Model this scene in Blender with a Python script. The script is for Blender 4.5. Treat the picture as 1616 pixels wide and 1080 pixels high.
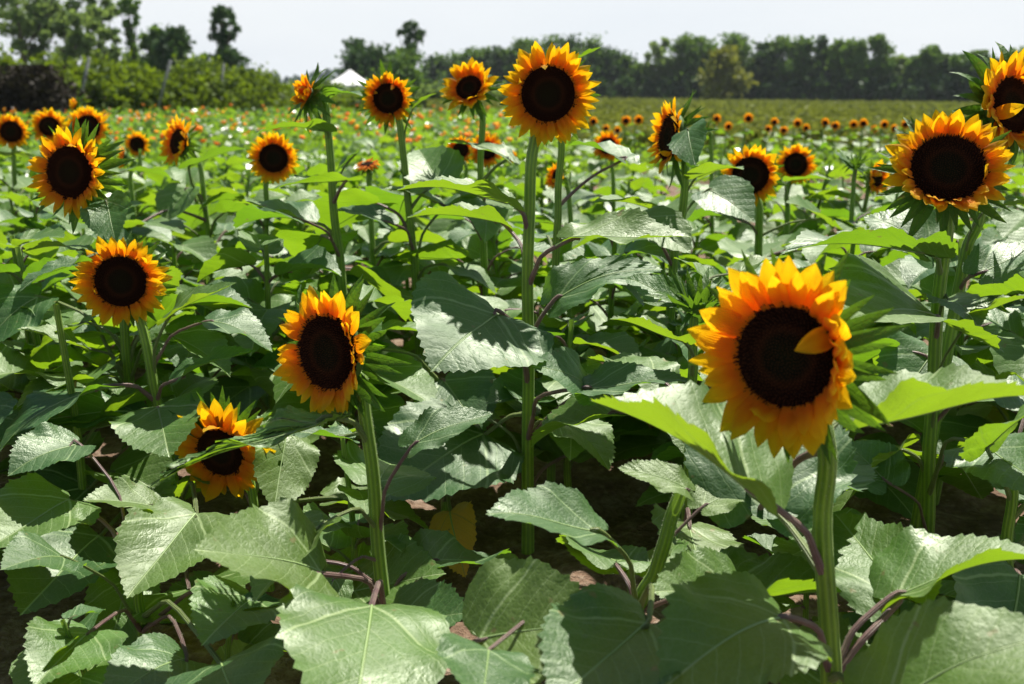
import bpy, math, random
import numpy as np
from mathutils import Vector, Matrix, noise

R = math.radians
sc = bpy.context.scene
COL = sc.collection
for o in list(bpy.data.objects):
    bpy.data.objects.remove(o)

# ------------------------------------------------------------------ camera
H = 0.92
PITCH = R(14.0)
FPX = 1616 * 35 / 36.0
cd = bpy.data.cameras.new("camera")
cam = bpy.data.objects.new("camera", cd)
COL.objects.link(cam)
cam.location = (0, 0, H)
cam.rotation_euler = (R(90) - PITCH, 0, 0)
cd.lens = 35
cd.sensor_width = 36
cd.clip_start = 0.05
cd.clip_end = 3000
cd.dof.use_dof = True
cd.dof.focus_distance = 1.65
cd.dof.aperture_fstop = 5.0
sc.camera = cam

# ------------------------------------------------------------------ sky, sun, exposure
SUN_EL, SUN_AZ = 60.0, 28.0          # azimuth measured from +Y towards +X
w = bpy.data.worlds.new("World")
sc.world = w
w.use_nodes = True
nt = w.node_tree
nt.nodes.clear()
wo = nt.nodes.new("ShaderNodeOutputWorld")
bg = nt.nodes.new("ShaderNodeBackground")
sky = nt.nodes.new("ShaderNodeTexSky")
sky.sky_type = 'NISHITA'
sky.sun_disc = False
sky.sun_elevation = R(SUN_EL)
sky.sun_rotation = R(SUN_AZ)
sky.air_density = 1.0
sky.dust_density = 1.0
sky.ozone_density = 1.0
tc = nt.nodes.new("ShaderNodeTexCoord")
mp = nt.nodes.new("ShaderNodeMapping")
mp.inputs['Scale'].default_value = (1.2, 1.2, 5.0)
nz = nt.nodes.new("ShaderNodeTexNoise")
nz.inputs['Scale'].default_value = 1.6
nz.inputs['Detail'].default_value = 4
cr = nt.nodes.new("ShaderNodeValToRGB")
cr.color_ramp.elements[0].position = 0.3
cr.color_ramp.elements[0].color = (9.2, 9.8, 10.5, 1)
cr.color_ramp.elements[1].position = 0.75
cr.color_ramp.elements[1].color = (10.6, 10.9, 11.1, 1)
mx = nt.nodes.new("ShaderNodeMixRGB")
sxyz = nt.nodes.new("ShaderNodeSeparateXYZ")
nt.links.new(tc.outputs['Generated'], sxyz.inputs[0])
mrz = nt.nodes.new("ShaderNodeMapRange")
mrz.interpolation_type = 'SMOOTHSTEP'
for i_, v_ in enumerate((0.10, 0.28, 0.92, 0.04)):      # white haze low down, clearer and bluer overhead
    mrz.inputs[i_ + 1].default_value = v_
nt.links.new(sxyz.outputs[2], mrz.inputs[0])
nt.links.new(mrz.outputs[0], mx.inputs[0])
nt.links.new(tc.outputs['Generated'], mp.inputs['Vector'])
nt.links.new(mp.outputs[0], nz.inputs['Vector'])
nt.links.new(nz.outputs['Fac'], cr.inputs[0])
nt.links.new(sky.outputs[0], mx.inputs[1])
nt.links.new(cr.outputs[0], mx.inputs[2])
nt.links.new(mx.outputs[0], bg.inputs[0])
bg.inputs[1].default_value = 0.05
nt.links.new(bg.outputs[0], wo.inputs[0])

sd = bpy.data.lights.new("sun", 'SUN')
so = bpy.data.objects.new("sun", sd)
COL.objects.link(so)
sd.energy = 5.0
sd.angle = R(0.55)
sd.color = (1.0, 0.95, 0.87)
sdir = Vector((math.sin(R(SUN_AZ)) * math.cos(R(SUN_EL)), math.cos(R(SUN_AZ)) * math.cos(R(SUN_EL)), math.sin(R(SUN_EL))))
so.rotation_euler = sdir.to_track_quat('Z', 'Y').to_euler()
so.location = (5, 8, 12)

sc.view_settings.view_transform = 'Standard'
sc.view_settings.look = 'None'
sc.view_settings.exposure = 0.86
sc.view_settings.gamma = 1
sc.render.engine = 'CYCLES'
sc.cycles.max_bounces = 7
sc.cycles.diffuse_bounces = 3
sc.cycles.glossy_bounces = 2
sc.cycles.transmission_bounces = 4
sc.cycles.transparent_max_bounces = 6
sc.cycles.caustics_reflective = False
sc.cycles.caustics_refractive = False
sc.cycles.use_denoising = True
sc.cycles.sample_clamp_indirect = 4.0

# ------------------------------------------------------------------ maths helpers
CT, ST = math.cos(PITCH), math.sin(PITCH)
FW = np.array((0, CT, -ST)); UPV = np.array((0, ST, CT)); RT = np.array((1.0, 0, 0))
CAM = np.array((0, 0, H))


def at(px, py, Y):
    """world point on the vertical plane y = Y seen at pixel (px, py) of the 1616 x 1080 photograph"""
    r = FW + RT * ((px - 808) / FPX) + UPV * ((540 - py) / FPX)
    return CAM + r * (Y / r[1])


def proj(p):
    d = np.asarray(p) - CAM
    z = float(d @ FW)
    if z < 1e-3:
        return (-9999, -9999, z)
    return (808 + FPX * float(d @ RT) / z, 540 - FPX * float(d @ UPV) / z, z)


def nrm(v):
    v = np.asarray(v, float)
    return v / (np.linalg.norm(v) + 1e-12)


def rot(v, axis, ang):
    a = nrm(axis)
    c, s = math.cos(ang), math.sin(ang)
    return v * c + np.cross(a, v) * s + a * (a @ v) * (1 - c)


def catmull(pts, n):
    P = np.asarray(pts, float)
    if len(P) < 3:
        t = np.linspace(0, 1, n)[:, None]
        return P[0] * (1 - t) + P[-1] * t
    Q = np.vstack([2 * P[0] - P[1], P, 2 * P[-1] - P[-2]])
    out = []
    m = len(P) - 1
    for u in np.linspace(0, m, n):
        i = min(int(u), m - 1)
        t = u - i
        p0, p1, p2, p3 = Q[i], Q[i + 1], Q[i + 2], Q[i + 3]
        out.append(0.5 * ((2 * p1) + (-p0 + p2) * t + (2 * p0 - 5 * p1 + 4 * p2 - p3) * t * t + (-p0 + 3 * p1 - 3 * p2 + p3) * t ** 3))
    return np.array(out)


class MB:
    """collects vertex / face arrays and links them as ONE mesh object"""
    def __init__(s):
        s.v = []; s.uv = []; s.q = []; s.t = []; s.qm = []; s.tm = []; s.n = 0

    def add(s, v, quads=None, tris=None, uv=None, mat=0):
        v = np.asarray(v, float).reshape(-1, 3)
        s.v.append(v)
        s.uv.append(np.zeros((len(v), 2)) if uv is None else np.asarray(uv, float))
        if quads is not None and len(quads):
            q = np.asarray(quads, int).reshape(-1, 4) + s.n
            s.q.append(q); s.qm.append(np.full(len(q), mat))
        if tris is not None and len(tris):
            t = np.asarray(tris, int).reshape(-1, 3) + s.n
            s.t.append(t); s.tm.append(np.full(len(t), mat))
        s.n += len(v)

    def mesh(s, name, mats, origin=None, smooth=True):
        v = np.vstack(s.v)
        if origin is not None:
            v = v - np.asarray(origin)
        uv = np.vstack(s.uv)
        q = np.vstack(s.q) if s.q else np.zeros((0, 4), int)
        t = np.vstack(s.t) if s.t else np.zeros((0, 3), int)
        loops = np.concatenate([q.ravel(), t.ravel()])
        starts = np.concatenate([np.arange(len(q)) * 4, len(q) * 4 + np.arange(len(t)) * 3])
        mi = np.concatenate(([np.concatenate(s.qm)] if s.qm else []) + ([np.concatenate(s.tm)] if s.tm else []))
        me = bpy.data.meshes.new(name)
        me.vertices.add(len(v)); me.vertices.foreach_set("co", v.ravel().astype(np.float32))
        me.loops.add(len(loops)); me.loops.foreach_set("vertex_index", loops.astype(np.int32))
        me.polygons.add(len(starts)); me.polygons.foreach_set("loop_start", starts.astype(np.int32))
        me.polygons.foreach_set("material_index", mi.astype(np.int32))
        if smooth:
            me.polygons.foreach_set("use_smooth", np.ones(len(starts), bool))
        ul = me.uv_layers.new(name="UVMap")
        ul.data.foreach_set("uv", uv[loops].ravel().astype(np.float32))
        for m in (mats if isinstance(mats, (list, tuple)) else [mats]):
            me.materials.append(m)
        me.update(calc_edges=True)
        return me

    def build(s, name, mats, parent=None, origin=None, smooth=True):
        o = bpy.data.objects.new(name, s.mesh(name, mats, origin, smooth))
        COL.objects.link(o)
        if parent is not None:
            o.parent = parent
        return o


def tag(o, label=None, cat=None, group=None, kind=None):
    if label: o['label'] = label
    if cat: o['category'] = cat
    if group: o['group'] = group
    if kind: o['kind'] = kind
    return o


def empty(name, loc):
    o = bpy.data.objects.new(name, None)
    o.empty_display_size = 0.05
    COL.objects.link(o)
    o.location = tuple(float(c) for c in loc)
    return o


def tube_arr(pts, radii, ns=8):
    P = np.asarray(pts, float)
    n = len(P)
    r = np.interp(np.linspace(0, 1, n), np.linspace(0, 1, len(radii)), radii)
    T = np.gradient(P, axis=0)
    ref = np.array((0.31, 0.95, 0.05))
    V = []; UV = []
    for i in range(n):
        t = nrm(T[i])
        a = nrm(np.cross(t, ref)); b = np.cross(t, a)
        for k in range(ns):
            an = 2 * math.pi * k / ns
            V.append(P[i] + (a * math.cos(an) + b * math.sin(an)) * r[i])
            UV.append((k / ns, i / max(1, n - 1)))
    q = []
    for i in range(n - 1):
        for k in range(ns):
            k2 = (k + 1) % ns
            q.append((i * ns + k, i * ns + k2, (i + 1) * ns + k2, (i + 1) * ns + k))
    return np.array(V), q, np.array(UV)


def add_tube(mb, pts, radii, ns=8, mat=0, cap=False):
    V, q, UV = tube_arr(pts, radii, ns)
    tr = None
    if cap:
        V = np.vstack([V, np.asarray(pts[-1])[None], np.asarray(pts[0])[None]])
        UV = np.vstack([UV, [[.5, 1], [.5, 0]]])
        b = (len(pts) - 1) * ns
        tr = [(b + k, b + (k + 1) % ns, len(V) - 2) for k in range(ns)] + [((k + 1) % ns, k, len(V) - 1) for k in range(ns)]
    mb.add(V, quads=q, tris=tr, uv=UV, mat=mat)


def add_hairs(mb, pts, rad, count, rng, ln=0.0028, mat=1):
    P = np.asarray(pts)
    T = np.gradient(P, axis=0)
    V = []; tr = []
    for i in range(count):
        u = rng.random() * (len(P) - 1)
        k = int(u); f = u - k
        k2 = min(k + 1, len(P) - 1)
        p = P[k] * (1 - f) + P[k2] * f
        t = nrm(T[k])
        a = nrm(np.cross(t, (0.31, 0.95, 0.05))); b = np.cross(t, a)
        an = rng.random() * 6.283
        d = a * math.cos(an) + b * math.sin(an)
        s = np.cross(t, d)
        l = ln * rng.uniform(0.5, 1.2)
        q = p + d * rad * 0.95
        tip = q + (d + t * rng.uniform(-.5, .3) + s * rng.uniform(-.3, .3)) * l
        hw = 0.00016
        n = len(V)
        V += [q + t * hw, q - t * hw + s * hw, q - t * hw - s * hw, tip]
        tr += [(n, n + 1, n + 3), (n + 1, n + 2, n + 3), (n + 2, n, n + 3)]
    mb.add(V, tris=tr, mat=mat)


# ------------------------------------------------------------------ materials
def new_mat(name):
    m = bpy.data.materials.new(name)
    m.use_nodes = True
    m.node_tree.nodes.clear()
    return m, m.node_tree


class G:
    """tiny node graph writer"""
    def __init__(s, nt): s.nt = nt
    def n(s, t, **k):
        x = s.nt.nodes.new(t)
        for a, b in k.items(): setattr(x, a, b)
        return x
    def set(s, sock, v):
        if hasattr(v, 'links') or isinstance(v, bpy.types.NodeSocket): s.nt.links.new(v, sock)
        else: sock.default_value = v
    def m(s, op, a, b=None, c=None, clamp=False):
        x = s.n("ShaderNodeMath", operation=op); x.use_clamp = clamp
        s.set(x.inputs[0], a)
        if b is not None: s.set(x.inputs[1], b)
        if c is not None: s.set(x.inputs[2], c)
        return x.outputs[0]
    def mix(s, f, a, b, mode='MIX'):
        x = s.n("ShaderNodeMixRGB", blend_type=mode)
        s.set(x.inputs[0], f); s.set(x.inputs[1], a); s.set(x.inputs[2], b)
        return x.outputs[0]
    def noise(s, vec, scale, detail=3, rough=0.55):
        x = s.n("ShaderNodeTexNoise")
        if vec is not None: s.nt.links.new(vec, x.inputs['Vector'])
        x.inputs['Scale'].default_value = scale; x.inputs['Detail'].default_value = detail
        x.inputs['Roughness'].default_value = rough
        return x.outputs['Fac']
    def ramp(s, f, stops):
        x = s.n("ShaderNodeValToRGB")
        e = x.color_ramp.elements
        while len(e) < len(stops): e.new(0.5)
        for i, (p, c) in enumerate(stops):
            e[i].position = p; e[i].color = (*c, 1) if len(c) == 3 else c
        s.nt.links.new(f, x.inputs[0])
        return x.outputs[0]
    def mr(s, v, a, b, c, d, smooth=True):
        x = s.n("ShaderNodeMapRange")
        if smooth: x.interpolation_type = 'SMOOTHSTEP'
        s.set(x.inputs[0], v)
        for i, k in enumerate((a, b, c, d)): x.inputs[i + 1].default_value = k
        return x.outputs[0]
    def bump(s, h, strength, dist):
        x = s.n("ShaderNodeBump"); x.inputs['Strength'].default_value = strength; x.inputs['Distance'].default_value = dist
        s.nt.links.new(h, x.inputs['Height'])
        return x.outputs[0]


def leaf_material(name, top, trans, vein, rough=0.49, tfac=0.38, spec=1.0, sheen=0.0, blemish=(0.20, 0.17, 0.05), holes=False):
    m, nt = new_mat(name); g = G(nt)
    uv = g.n("ShaderNodeUVMap").outputs[0]
    sep = g.n("ShaderNodeSeparateXYZ"); nt.links.new(uv, sep.inputs[0])
    x, y = sep.outputs[0], sep.outputs[1]
    ob = g.n("ShaderNodeTexCoord").outputs['Object']
    rnd = g.n("ShaderNodeObjectInfo").outputs['Random']
    ax = g.m('ABSOLUTE', x)
    wob = g.m('MULTIPLY', g.m('SUBTRACT', g.noise(uv, 7, 2), 0.5), 0.05)
    s = g.m('ADD', g.m('SUBTRACT', g.m('SUBTRACT', y, g.m('MULTIPLY', ax, 0.85)), g.m('MULTIPLY', g.m('MULTIPLY', ax, ax), 0.55)), wob)
    fr = g.m('FRACT', g.m('MULTIPLY', g.m('ADD', s, 2.0), 5.8))
    d1 = g.m('MINIMUM', fr, g.m('SUBTRACT', 1.0, fr))           # distance to a side vein
    side = g.mr(d1, 0.0, 0.035, 1, 0)
    mid = g.mr(ax, 0.003, 0.011, 1, 0)
    # fine net veins
    vo = g.n("ShaderNodeTexVoronoi"); vo.feature = 'DISTANCE_TO_EDGE'; vo.inputs['Scale'].default_value = 26
    nt.links.new(uv, vo.inputs['Vector'])
    net = g.mr(vo.outputs['Distance'], 0.0, 0.09, 1, 0)
    main = g.mr(g.m('ABSOLUTE', s), 0.006, 0.02, 0.8, 0)
    veins = g.m('MAXIMUM', g.m('MAXIMUM', mid, main), g.m('MULTIPLY', side, 0.65))
    veins2 = g.m('MAXIMUM', veins, g.m('MULTIPLY', net, 0.16))
    # colour
    big = g.noise(ob, 9, 3)
    fine = g.noise(ob, 120, 3)
    t0 = g.mix(g.mr(big, 0.3, 0.7, 0, 1), (*[c * 0.78 for c in top], 1), (*[min(1, c * 1.25) for c in top], 1))
    t0 = g.mix(g.m('MULTIPLY', rnd, 0.6), t0, (top[0] * 1.4, top[1] * 1.12, top[2] * 0.8, 1))
    t0 = g.mix(g.m('MULTIPLY', fine, 0.25), t0, (top[0] * 1.9, top[1] * 1.5, top[2] * 1.8, 1))
    col = g.mix(veins2, t0, (*vein, 1))
    spot = g.mr(g.noise(ob, 38, 2, 0.5), 0.70, 0.76, 0, 0.7)
    col = g.mix(spot, col, (*blemish, 1))
    tr = g.mix(g.mr(big, 0.3, 0.7, 0, 1), (trans[0] * 0.8, trans[1] * 0.85, trans[2] * 0.8, 1), (*trans, 1))
    tr = g.mix(g.m('MULTIPLY', rnd, 0.4), tr, (trans[0] * 1.35, trans[1] * 1.05, trans[2], 1))
    tr = g.mix(g.m('MULTIPLY', veins2, 0.45), tr, (trans[0] * 0.45, trans[1] * 0.5, trans[2] * 0.5, 1))
    tr = g.mix(spot, tr, (*blemish, 1))
    pil = g.m('POWER', g.m('MULTIPLY', d1, 2.0), 0.6)
    hgt = g.m('ADD', g.m('MULTIPLY', pil, 0.0035), g.m('MULTIPLY', g.m('SUBTRACT', 1.0, mid), 0.004))
    hgt = g.m('ADD', hgt, g.m('MULTIPLY', g.noise(uv, 16, 3), 0.008))
    hgt = g.m('ADD', hgt, g.m('MULTIPLY', g.mr(vo.outputs['Distance'], 0, 0.25, 0, 1), 0.0009))
    nb = g.bump(hgt, 0.8, 0.2)
    p = g.n("ShaderNodeBsdfPrincipled")
    nt.links.new(col, p.inputs['Base Color']); nt.links.new(nb, p.inputs['Normal'])
    p.inputs['Roughness'].default_value = rough
    nt.links.new(g.mr(g.noise(ob, 14, 3), 0.3, 0.7, rough - 0.05, rough + 0.12), p.inputs['Roughness'])
    p.inputs['Specular IOR Level'].default_value = spec
    p.inputs['Specular Tint'].default_value = (0.93, 1.0, 0.84, 1)
    p.inputs['Sheen Weight'].default_value = sheen
    p.inputs['Sheen Roughness'].default_value = 0.45
    p.inputs['Sheen Tint'].default_value = (0.9, 1.0, 0.85, 1)
    tb = g.n("ShaderNodeBsdfTranslucent")
    nt.links.new(tr, tb.inputs[0]); nt.links.new(nb, tb.inputs['Normal'])
    ms = g.n("ShaderNodeMixShader"); ms.inputs[0].default_value = tfac
    nt.links.new(p.outputs[0], ms.inputs[1]); nt.links.new(tb.outputs[0], ms.inputs[2])
    if holes:
        h = g.mr(g.noise(ob, 21, 2, 0.6), 0.725, 0.73, 0, 1)
        tp = g.n("ShaderNodeBsdfTransparent"); m2 = g.n("ShaderNodeMixShader")
        nt.links.new(h, m2.inputs[0]); nt.links.new(ms.outputs[0], m2.inputs[1]); nt.links.new(tp.outputs[0], m2.inputs[2]); ms = m2
    out = g.n("ShaderNodeOutputMaterial"); nt.links.new(ms.outputs[0], out.inputs[0])
    return m


def simple_foliage(name, c1, c2, trans, tfac=0.3, rough=0.6, scale=1.5, spec=0.12):
    m, nt = new_mat(name); g = G(nt)
    ob = g.n("ShaderNodeTexCoord").outputs['Object']
    uv = g.n("ShaderNodeUVMap").outputs[0]
    sep = g.n("ShaderNodeSeparateXYZ"); nt.links.new(uv, sep.inputs[0])
    f = g.mr(g.m('ADD', g.m('MULTIPLY', g.noise(ob, scale, 3), 0.7), g.m('MULTIPLY', sep.outputs[0], 0.3)), 0.3, 0.75, 0, 1)
    col = g.mix(f, (*c1, 1), (*c2, 1))
    p = g.n("ShaderNodeBsdfPrincipled")
    nt.links.new(col, p.inputs['Base Color']); p.inputs['Roughness'].default_value = rough
    p.inputs['Specular IOR Level'].default_value = spec
    tb = g.n("ShaderNodeBsdfTranslucent"); tb.inputs[0].default_value = (*trans, 1)
    ms = g.n("ShaderNodeMixShader"); ms.inputs[0].default_value = tfac
    nt.links.new(p.outputs[0], ms.inputs[1]); nt.links.new(tb.outputs[0], ms.inputs[2])
    out = g.n("ShaderNodeOutputMaterial"); nt.links.new(ms.outputs[0], out.inputs[0])
    return m


def stem_material(name, c1, c2, stripe=True, rough=0.5, tfac=0.12):
    m, nt = new_mat(name); g = G(nt)
    uv = g.n("ShaderNodeUVMap").outputs[0]
    ob = g.n("ShaderNodeTexCoord").outputs['Object']
    sep = g.n("ShaderNodeSeparateXYZ"); nt.links.new(uv, sep.inputs[0])
    wv = g.m('SINE', g.m('MULTIPLY', sep.outputs[0], 6.2832 * 9))
    f = g.m('ADD', g.m('MULTIPLY', wv, 0.22 if stripe else 0.0), g.noise(ob, 25, 3))
    col = g.mix(g.mr(f, 0.25, 0.8, 0, 1), (*c1, 1), (*c2, 1))
    h = g.m('ADD', g.m('MULTIPLY', wv, 0.0007), g.m('MULTIPLY', g.noise(ob, 300, 2), 0.0008))
    p = g.n("ShaderNodeBsdfPrincipled")
    nt.links.new(col, p.inputs['Base Color']); nt.links.new(g.bump(h, 0.8, 1.0), p.inputs['Normal'])
    p.inputs['Roughness'].default_value = rough
    p.inputs['Sheen Weight'].default_value = 0.08
    p.inputs['Subsurface Weight'].default_value = 0.0
    tb = g.n("ShaderNodeBsdfTranslucent"); tb.inputs[0].default_value = (*[min(1, c * 2.2) for c in c2], 1)
    ms = g.n("ShaderNodeMixShader"); ms.inputs[0].default_value = tfac
    nt.links.new(p.outputs[0], ms.inputs[1]); nt.links.new(tb.outputs[0], ms.inputs[2])
    out = g.n("ShaderNodeOutputMaterial"); nt.links.new(ms.outputs[0], out.inputs[0])
    return m


def petal_material(name, base, midc, tip, tfac=0.62):
    m, nt = new_mat(name); g = G(nt)
    uv = g.n("ShaderNodeUVMap").outputs[0]
    ob = g.n("ShaderNodeTexCoord").outputs['Object']
    sep = g.n("ShaderNodeSeparateXYZ"); nt.links.new(uv, sep.inputs[0])
    n1 = g.noise(ob, 60, 2)
    t = g.m('ADD', sep.outputs[1], g.m('MULTIPLY', g.m('SUBTRACT', n1, 0.5), 0.35))
    col = g.ramp(t, [(0.0, base), (0.22, base), (0.52, midc), (0.92, tip)])
    st = g.m('SINE', g.m('MULTIPLY', sep.outputs[0], 75.0))
    col2 = g.mix(g.mr(st, -0.2, 1.0, 0.0, 0.30), col, (base[0] * .9, base[1] * .9, 0, 1))
    hg = g.m('ADD', g.m('MULTIPLY', st, 0.0004), g.m('MULTIPLY', n1, 0.001))
    nb = g.bump(hg, 0.7, 1.0)
    p = g.n("ShaderNodeBsdfPrincipled")
    nt.links.new(col2, p.inputs['Base Color']); nt.links.new(nb, p.inputs['Normal'])
    p.inputs['Roughness'].default_value = 0.7
    p.inputs['Specular IOR Level'].default_value = 0.3
    p.inputs['Sheen Weight'].default_value = 0.05
    tb = g.n("ShaderNodeBsdfTranslucent"); nt.links.new(col2, tb.inputs[0]); nt.links.new(nb, tb.inputs['Normal'])
    ms = g.n("ShaderNodeMixShader"); ms.inputs[0].default_value = tfac
    nt.links.new(p.outputs[0], ms.inputs[1]); nt.links.new(tb.outputs[0], ms.inputs[2])
    out = g.n("ShaderNodeOutputMaterial"); nt.links.new(ms.outputs[0], out.inputs[0])
    return m


def disc_material():
    m, nt = new_mat("seed_disc"); g = G(nt)
    uv = g.n("ShaderNodeUVMap").outputs[0]
    ob = g.n("ShaderNodeTexCoord").outputs['Object']
    sep = g.n("ShaderNodeSeparateXYZ"); nt.links.new(uv, sep.inputs[0])
    col = g.ramp(g.m('ADD', sep.outputs[0], g.m('MULTIPLY', g.m('SUBTRACT', g.noise(ob, 90, 2), 0.5), 0.1)),
                 [(0.0, (0.012, 0.014, 0.006)), (0.40, (0.010, 0.009, 0.005)), (0.52, (0.034, 0.013, 0.006)), (0.66, (0.014, 0.006, 0.004)), (1.0, (0.020, 0.006, 0.004))])
    tip = g.mix(g.m('MULTIPLY', g.mr(sep.outputs[1], 0.45, 1.0, 0, 0.5), 1.0), col, (0.15, 0.055, 0.02, 1))
    p = g.n("ShaderNodeBsdfPrincipled"); nt.links.new(tip, p.inputs['Base Color'])
    p.inputs['Roughness'].default_value = 0.8; p.inputs['Specular IOR Level'].default_value = 0.03
    out = g.n("ShaderNodeOutputMaterial"); nt.links.new(p.outputs[0], out.inputs[0])
    return m


def plain(name, col, rough=0.6, nscale=None, amp=0.25, bump=0.0, coord='Object'):
    m, nt = new_mat(name); g = G(nt)
    ob = g.n("ShaderNodeTexCoord").outputs[coord]
    p = g.n("ShaderNodeBsdfPrincipled"); p.inputs['Roughness'].default_value = rough
    f = g.noise(ob, nscale or 4, 4)
    nt.links.new(g.mix(f, (*[c * (1 - amp) for c in col], 1), (*[min(1, c * (1 + amp)) for c in col], 1)), p.inputs['Base Color'])
    if bump: nt.links.new(g.bump(f, 0.8, bump), p.inputs['Normal'])
    out = g.n("ShaderNodeOutputMaterial"); nt.links.new(p.outputs[0], out.inputs[0])
    return m


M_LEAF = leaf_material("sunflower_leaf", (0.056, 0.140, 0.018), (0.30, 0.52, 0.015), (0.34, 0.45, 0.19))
M_LEAF_DK = leaf_material("sunflower_leaf_shade_tone", (0.025, 0.092, 0.020), (0.22, 0.45, 0.015), (0.28, 0.40, 0.17))  # deep green for shadowed leaves, shade painted into its colour; also picked at random
M_LEAF_CH = leaf_material("chewed_leaf", (0.064, 0.138, 0.016), (0.30, 0.50, 0.015), (0.34, 0.45, 0.19), holes=True)
M_LEAF_YE = leaf_material("yellowing_leaf", (0.42, 0.27, 0.04), (0.65, 0.42, 0.03), (0.35, 0.24, 0.08), sheen=0.1)
M_STEM = stem_material("green_stem", (0.11, 0.21, 0.015), (0.23, 0.38, 0.03))
M_PET = stem_material("petiole_green", (0.12, 0.17, 0.04), (0.20, 0.26, 0.07), stripe=False)
M_PETP = stem_material("petiole_purple", (0.15, 0.075, 0.075), (0.27, 0.19, 0.15), stripe=False)
M_VEIN = plain("pale_midrib", (0.22, 0.32, 0.11), 0.5)
M_HAIR = plain("stem_hair", (0.6, 0.66, 0.45), 0.5)
M_PETAL = petal_material("petal_golden", (0.92, 0.27, 0.004), (0.99, 0.48, 0.004), (1.0, 0.68, 0.010))
M_PETAL2 = petal_material("petal_orange", (0.84, 0.18, 0.004), (0.96, 0.38, 0.004), (1.0, 0.60, 0.008))
M_DISC = disc_material()
M_BRACT = leaf_material("bract_green", (0.04, 0.11, 0.016), (0.20, 0.42, 0.02), (0.10, 0.18, 0.04), tfac=0.25, spec=.3)

# ------------------------------------------------------------------ leaf geometry
_ctrl = np.array([(0.0, 0.0), (0.075, -0.085), (0.20, -0.15), (0.345, -0.10), (0.45, 0.03), (0.505, 0.20), (0.495, 0.39), (0.42, 0.58), (0.285, 0.76), (0.115, 0.91), (0.0, 1.0)])
_topo = {}


def leaf_topo(N, K):
    if (N, K) not in _topo:
        M = 2 * N - 1                     # outline points, sinus (left) .. tip .. sinus (right)
        tr = [(0, 1 + j + 1, 1 + j) for j in range(M - 1)]
        q = []
        for k in range(K - 1):
            a = 1 + k * M; b = a + M
            q += [(a + j, a + j + 1, b + j + 1, b + j) for j in range(M - 1)]
        _topo[(N, K)] = (tr, q)
    return _topo[(N, K)]


def leaf_local(N, K, W, rng, fold, bend, ripple=1.0):
    c = catmull(_ctrl, N)
    c[:, 0] *= W
    # rounded shape variation
    c[:, 0] *= 1 + 0.06 * np.sin(np.linspace(0, 9, N) + rng.random() * 6)
    # serrated margin
    if N >= 24:
        arc = np.arange(N)
        tooth = (arc % 2) * 1.0
        d = np.gradient(c, axis=0)
        nrmv = np.stack([-d[:, 1], d[:, 0]], 1) / (np.linalg.norm(d, axis=1)[:, None] + 1e-9)
        amp = 0.021 * np.sin(np.linspace(0.05, math.pi - 0.12, N)) ** 0.5 * (1 + 1.3 * np.array([rng.random() - .5 for _ in range(N)]))
        c = c - nrmv * (tooth * amp)[:, None]
        c[:, 1] += tooth * amp * 0.7
    left = c * np.array((-1, 1))
    out = np.vstack([left[:-1], c[::-1]])              # sinus left -> tip -> sinus right
    M = len(out)
    rings = np.array([((k + 1) / K) ** 0.9 for k in range(K)])
    xy = np.vstack([[[0, 0]], (rings[:, None, None] * out[None]).reshape(-1, 2)])
    x, y = xy[:, 0], xy[:, 1]
    ax = np.abs(x)
    hw = 0.5 * W
    a = np.clip(ax / hw, 0, 1)
    ph1, ph2, ph3 = rng.random() * 6.3, rng.random() * 6.3, rng.random() * 6.3
    z = fold * (ax ** 1.25) * (0.6 + 0.25 * y) * 1.25
    s = (y - 0.85 * ax / W * 0.9 - 0.5 * ax * ax)
    pil = (0.5 - 0.5 * np.cos(2 * math.pi * s * 5.8)) ** 0.7
    z = z + 0.007 * ripple * pil * np.minimum(1, a * 2.5) * (1 - 0.3 * a)
    z = z + ripple * 0.030 * (a ** 2) * np.sin(9 * y + ph1 + 2.0 * np.sign(x)) + ripple * 0.016 * a ** 2 * np.sin(19 * y + ph2)
    z = z + ripple * 0.02 * np.sin(4.2 * x + ph3) * np.sin(5 * y + ph1)
    z = z - 0.25 * np.clip(-y, 0, 1) * (0.5 + rng.random())        # basal lobes droop
    # bend along the length
    b = bend if abs(bend) > 1e-3 else 1e-3
    yy = y ** 1 * 1.0
    ang = b * np.clip(yy, -0.3, 1) * np.abs(np.clip(yy, -0.3, 1)) ** 0.4
    # integrate the arc numerically
    ts = np.linspace(-0.3, 1.05, 60)
    an = b * ts * np.abs(ts) ** 0.4
    dy = np.cos(an); dz = -np.sin(an)
    cy = np.concatenate([[0], np.cumsum((dy[1:] + dy[:-1]) / 2 * np.diff(ts))])
    cz = np.concatenate([[0], np.cumsum((dz[1:] + dz[:-1]) / 2 * np.diff(ts))])
    oy = np.interp(0, ts, cy); oz = np.interp(0, ts, cz)
    Y = np.interp(yy, ts, cy) - oy + z * np.sin(ang)
    Z = np.interp(yy, ts, cz) - oz + z * np.cos(ang)
    V = np.stack([x, Y, Z], 1)
    return V, np.stack([x / max(W, .3) * 0.9, y], 1)


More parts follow.
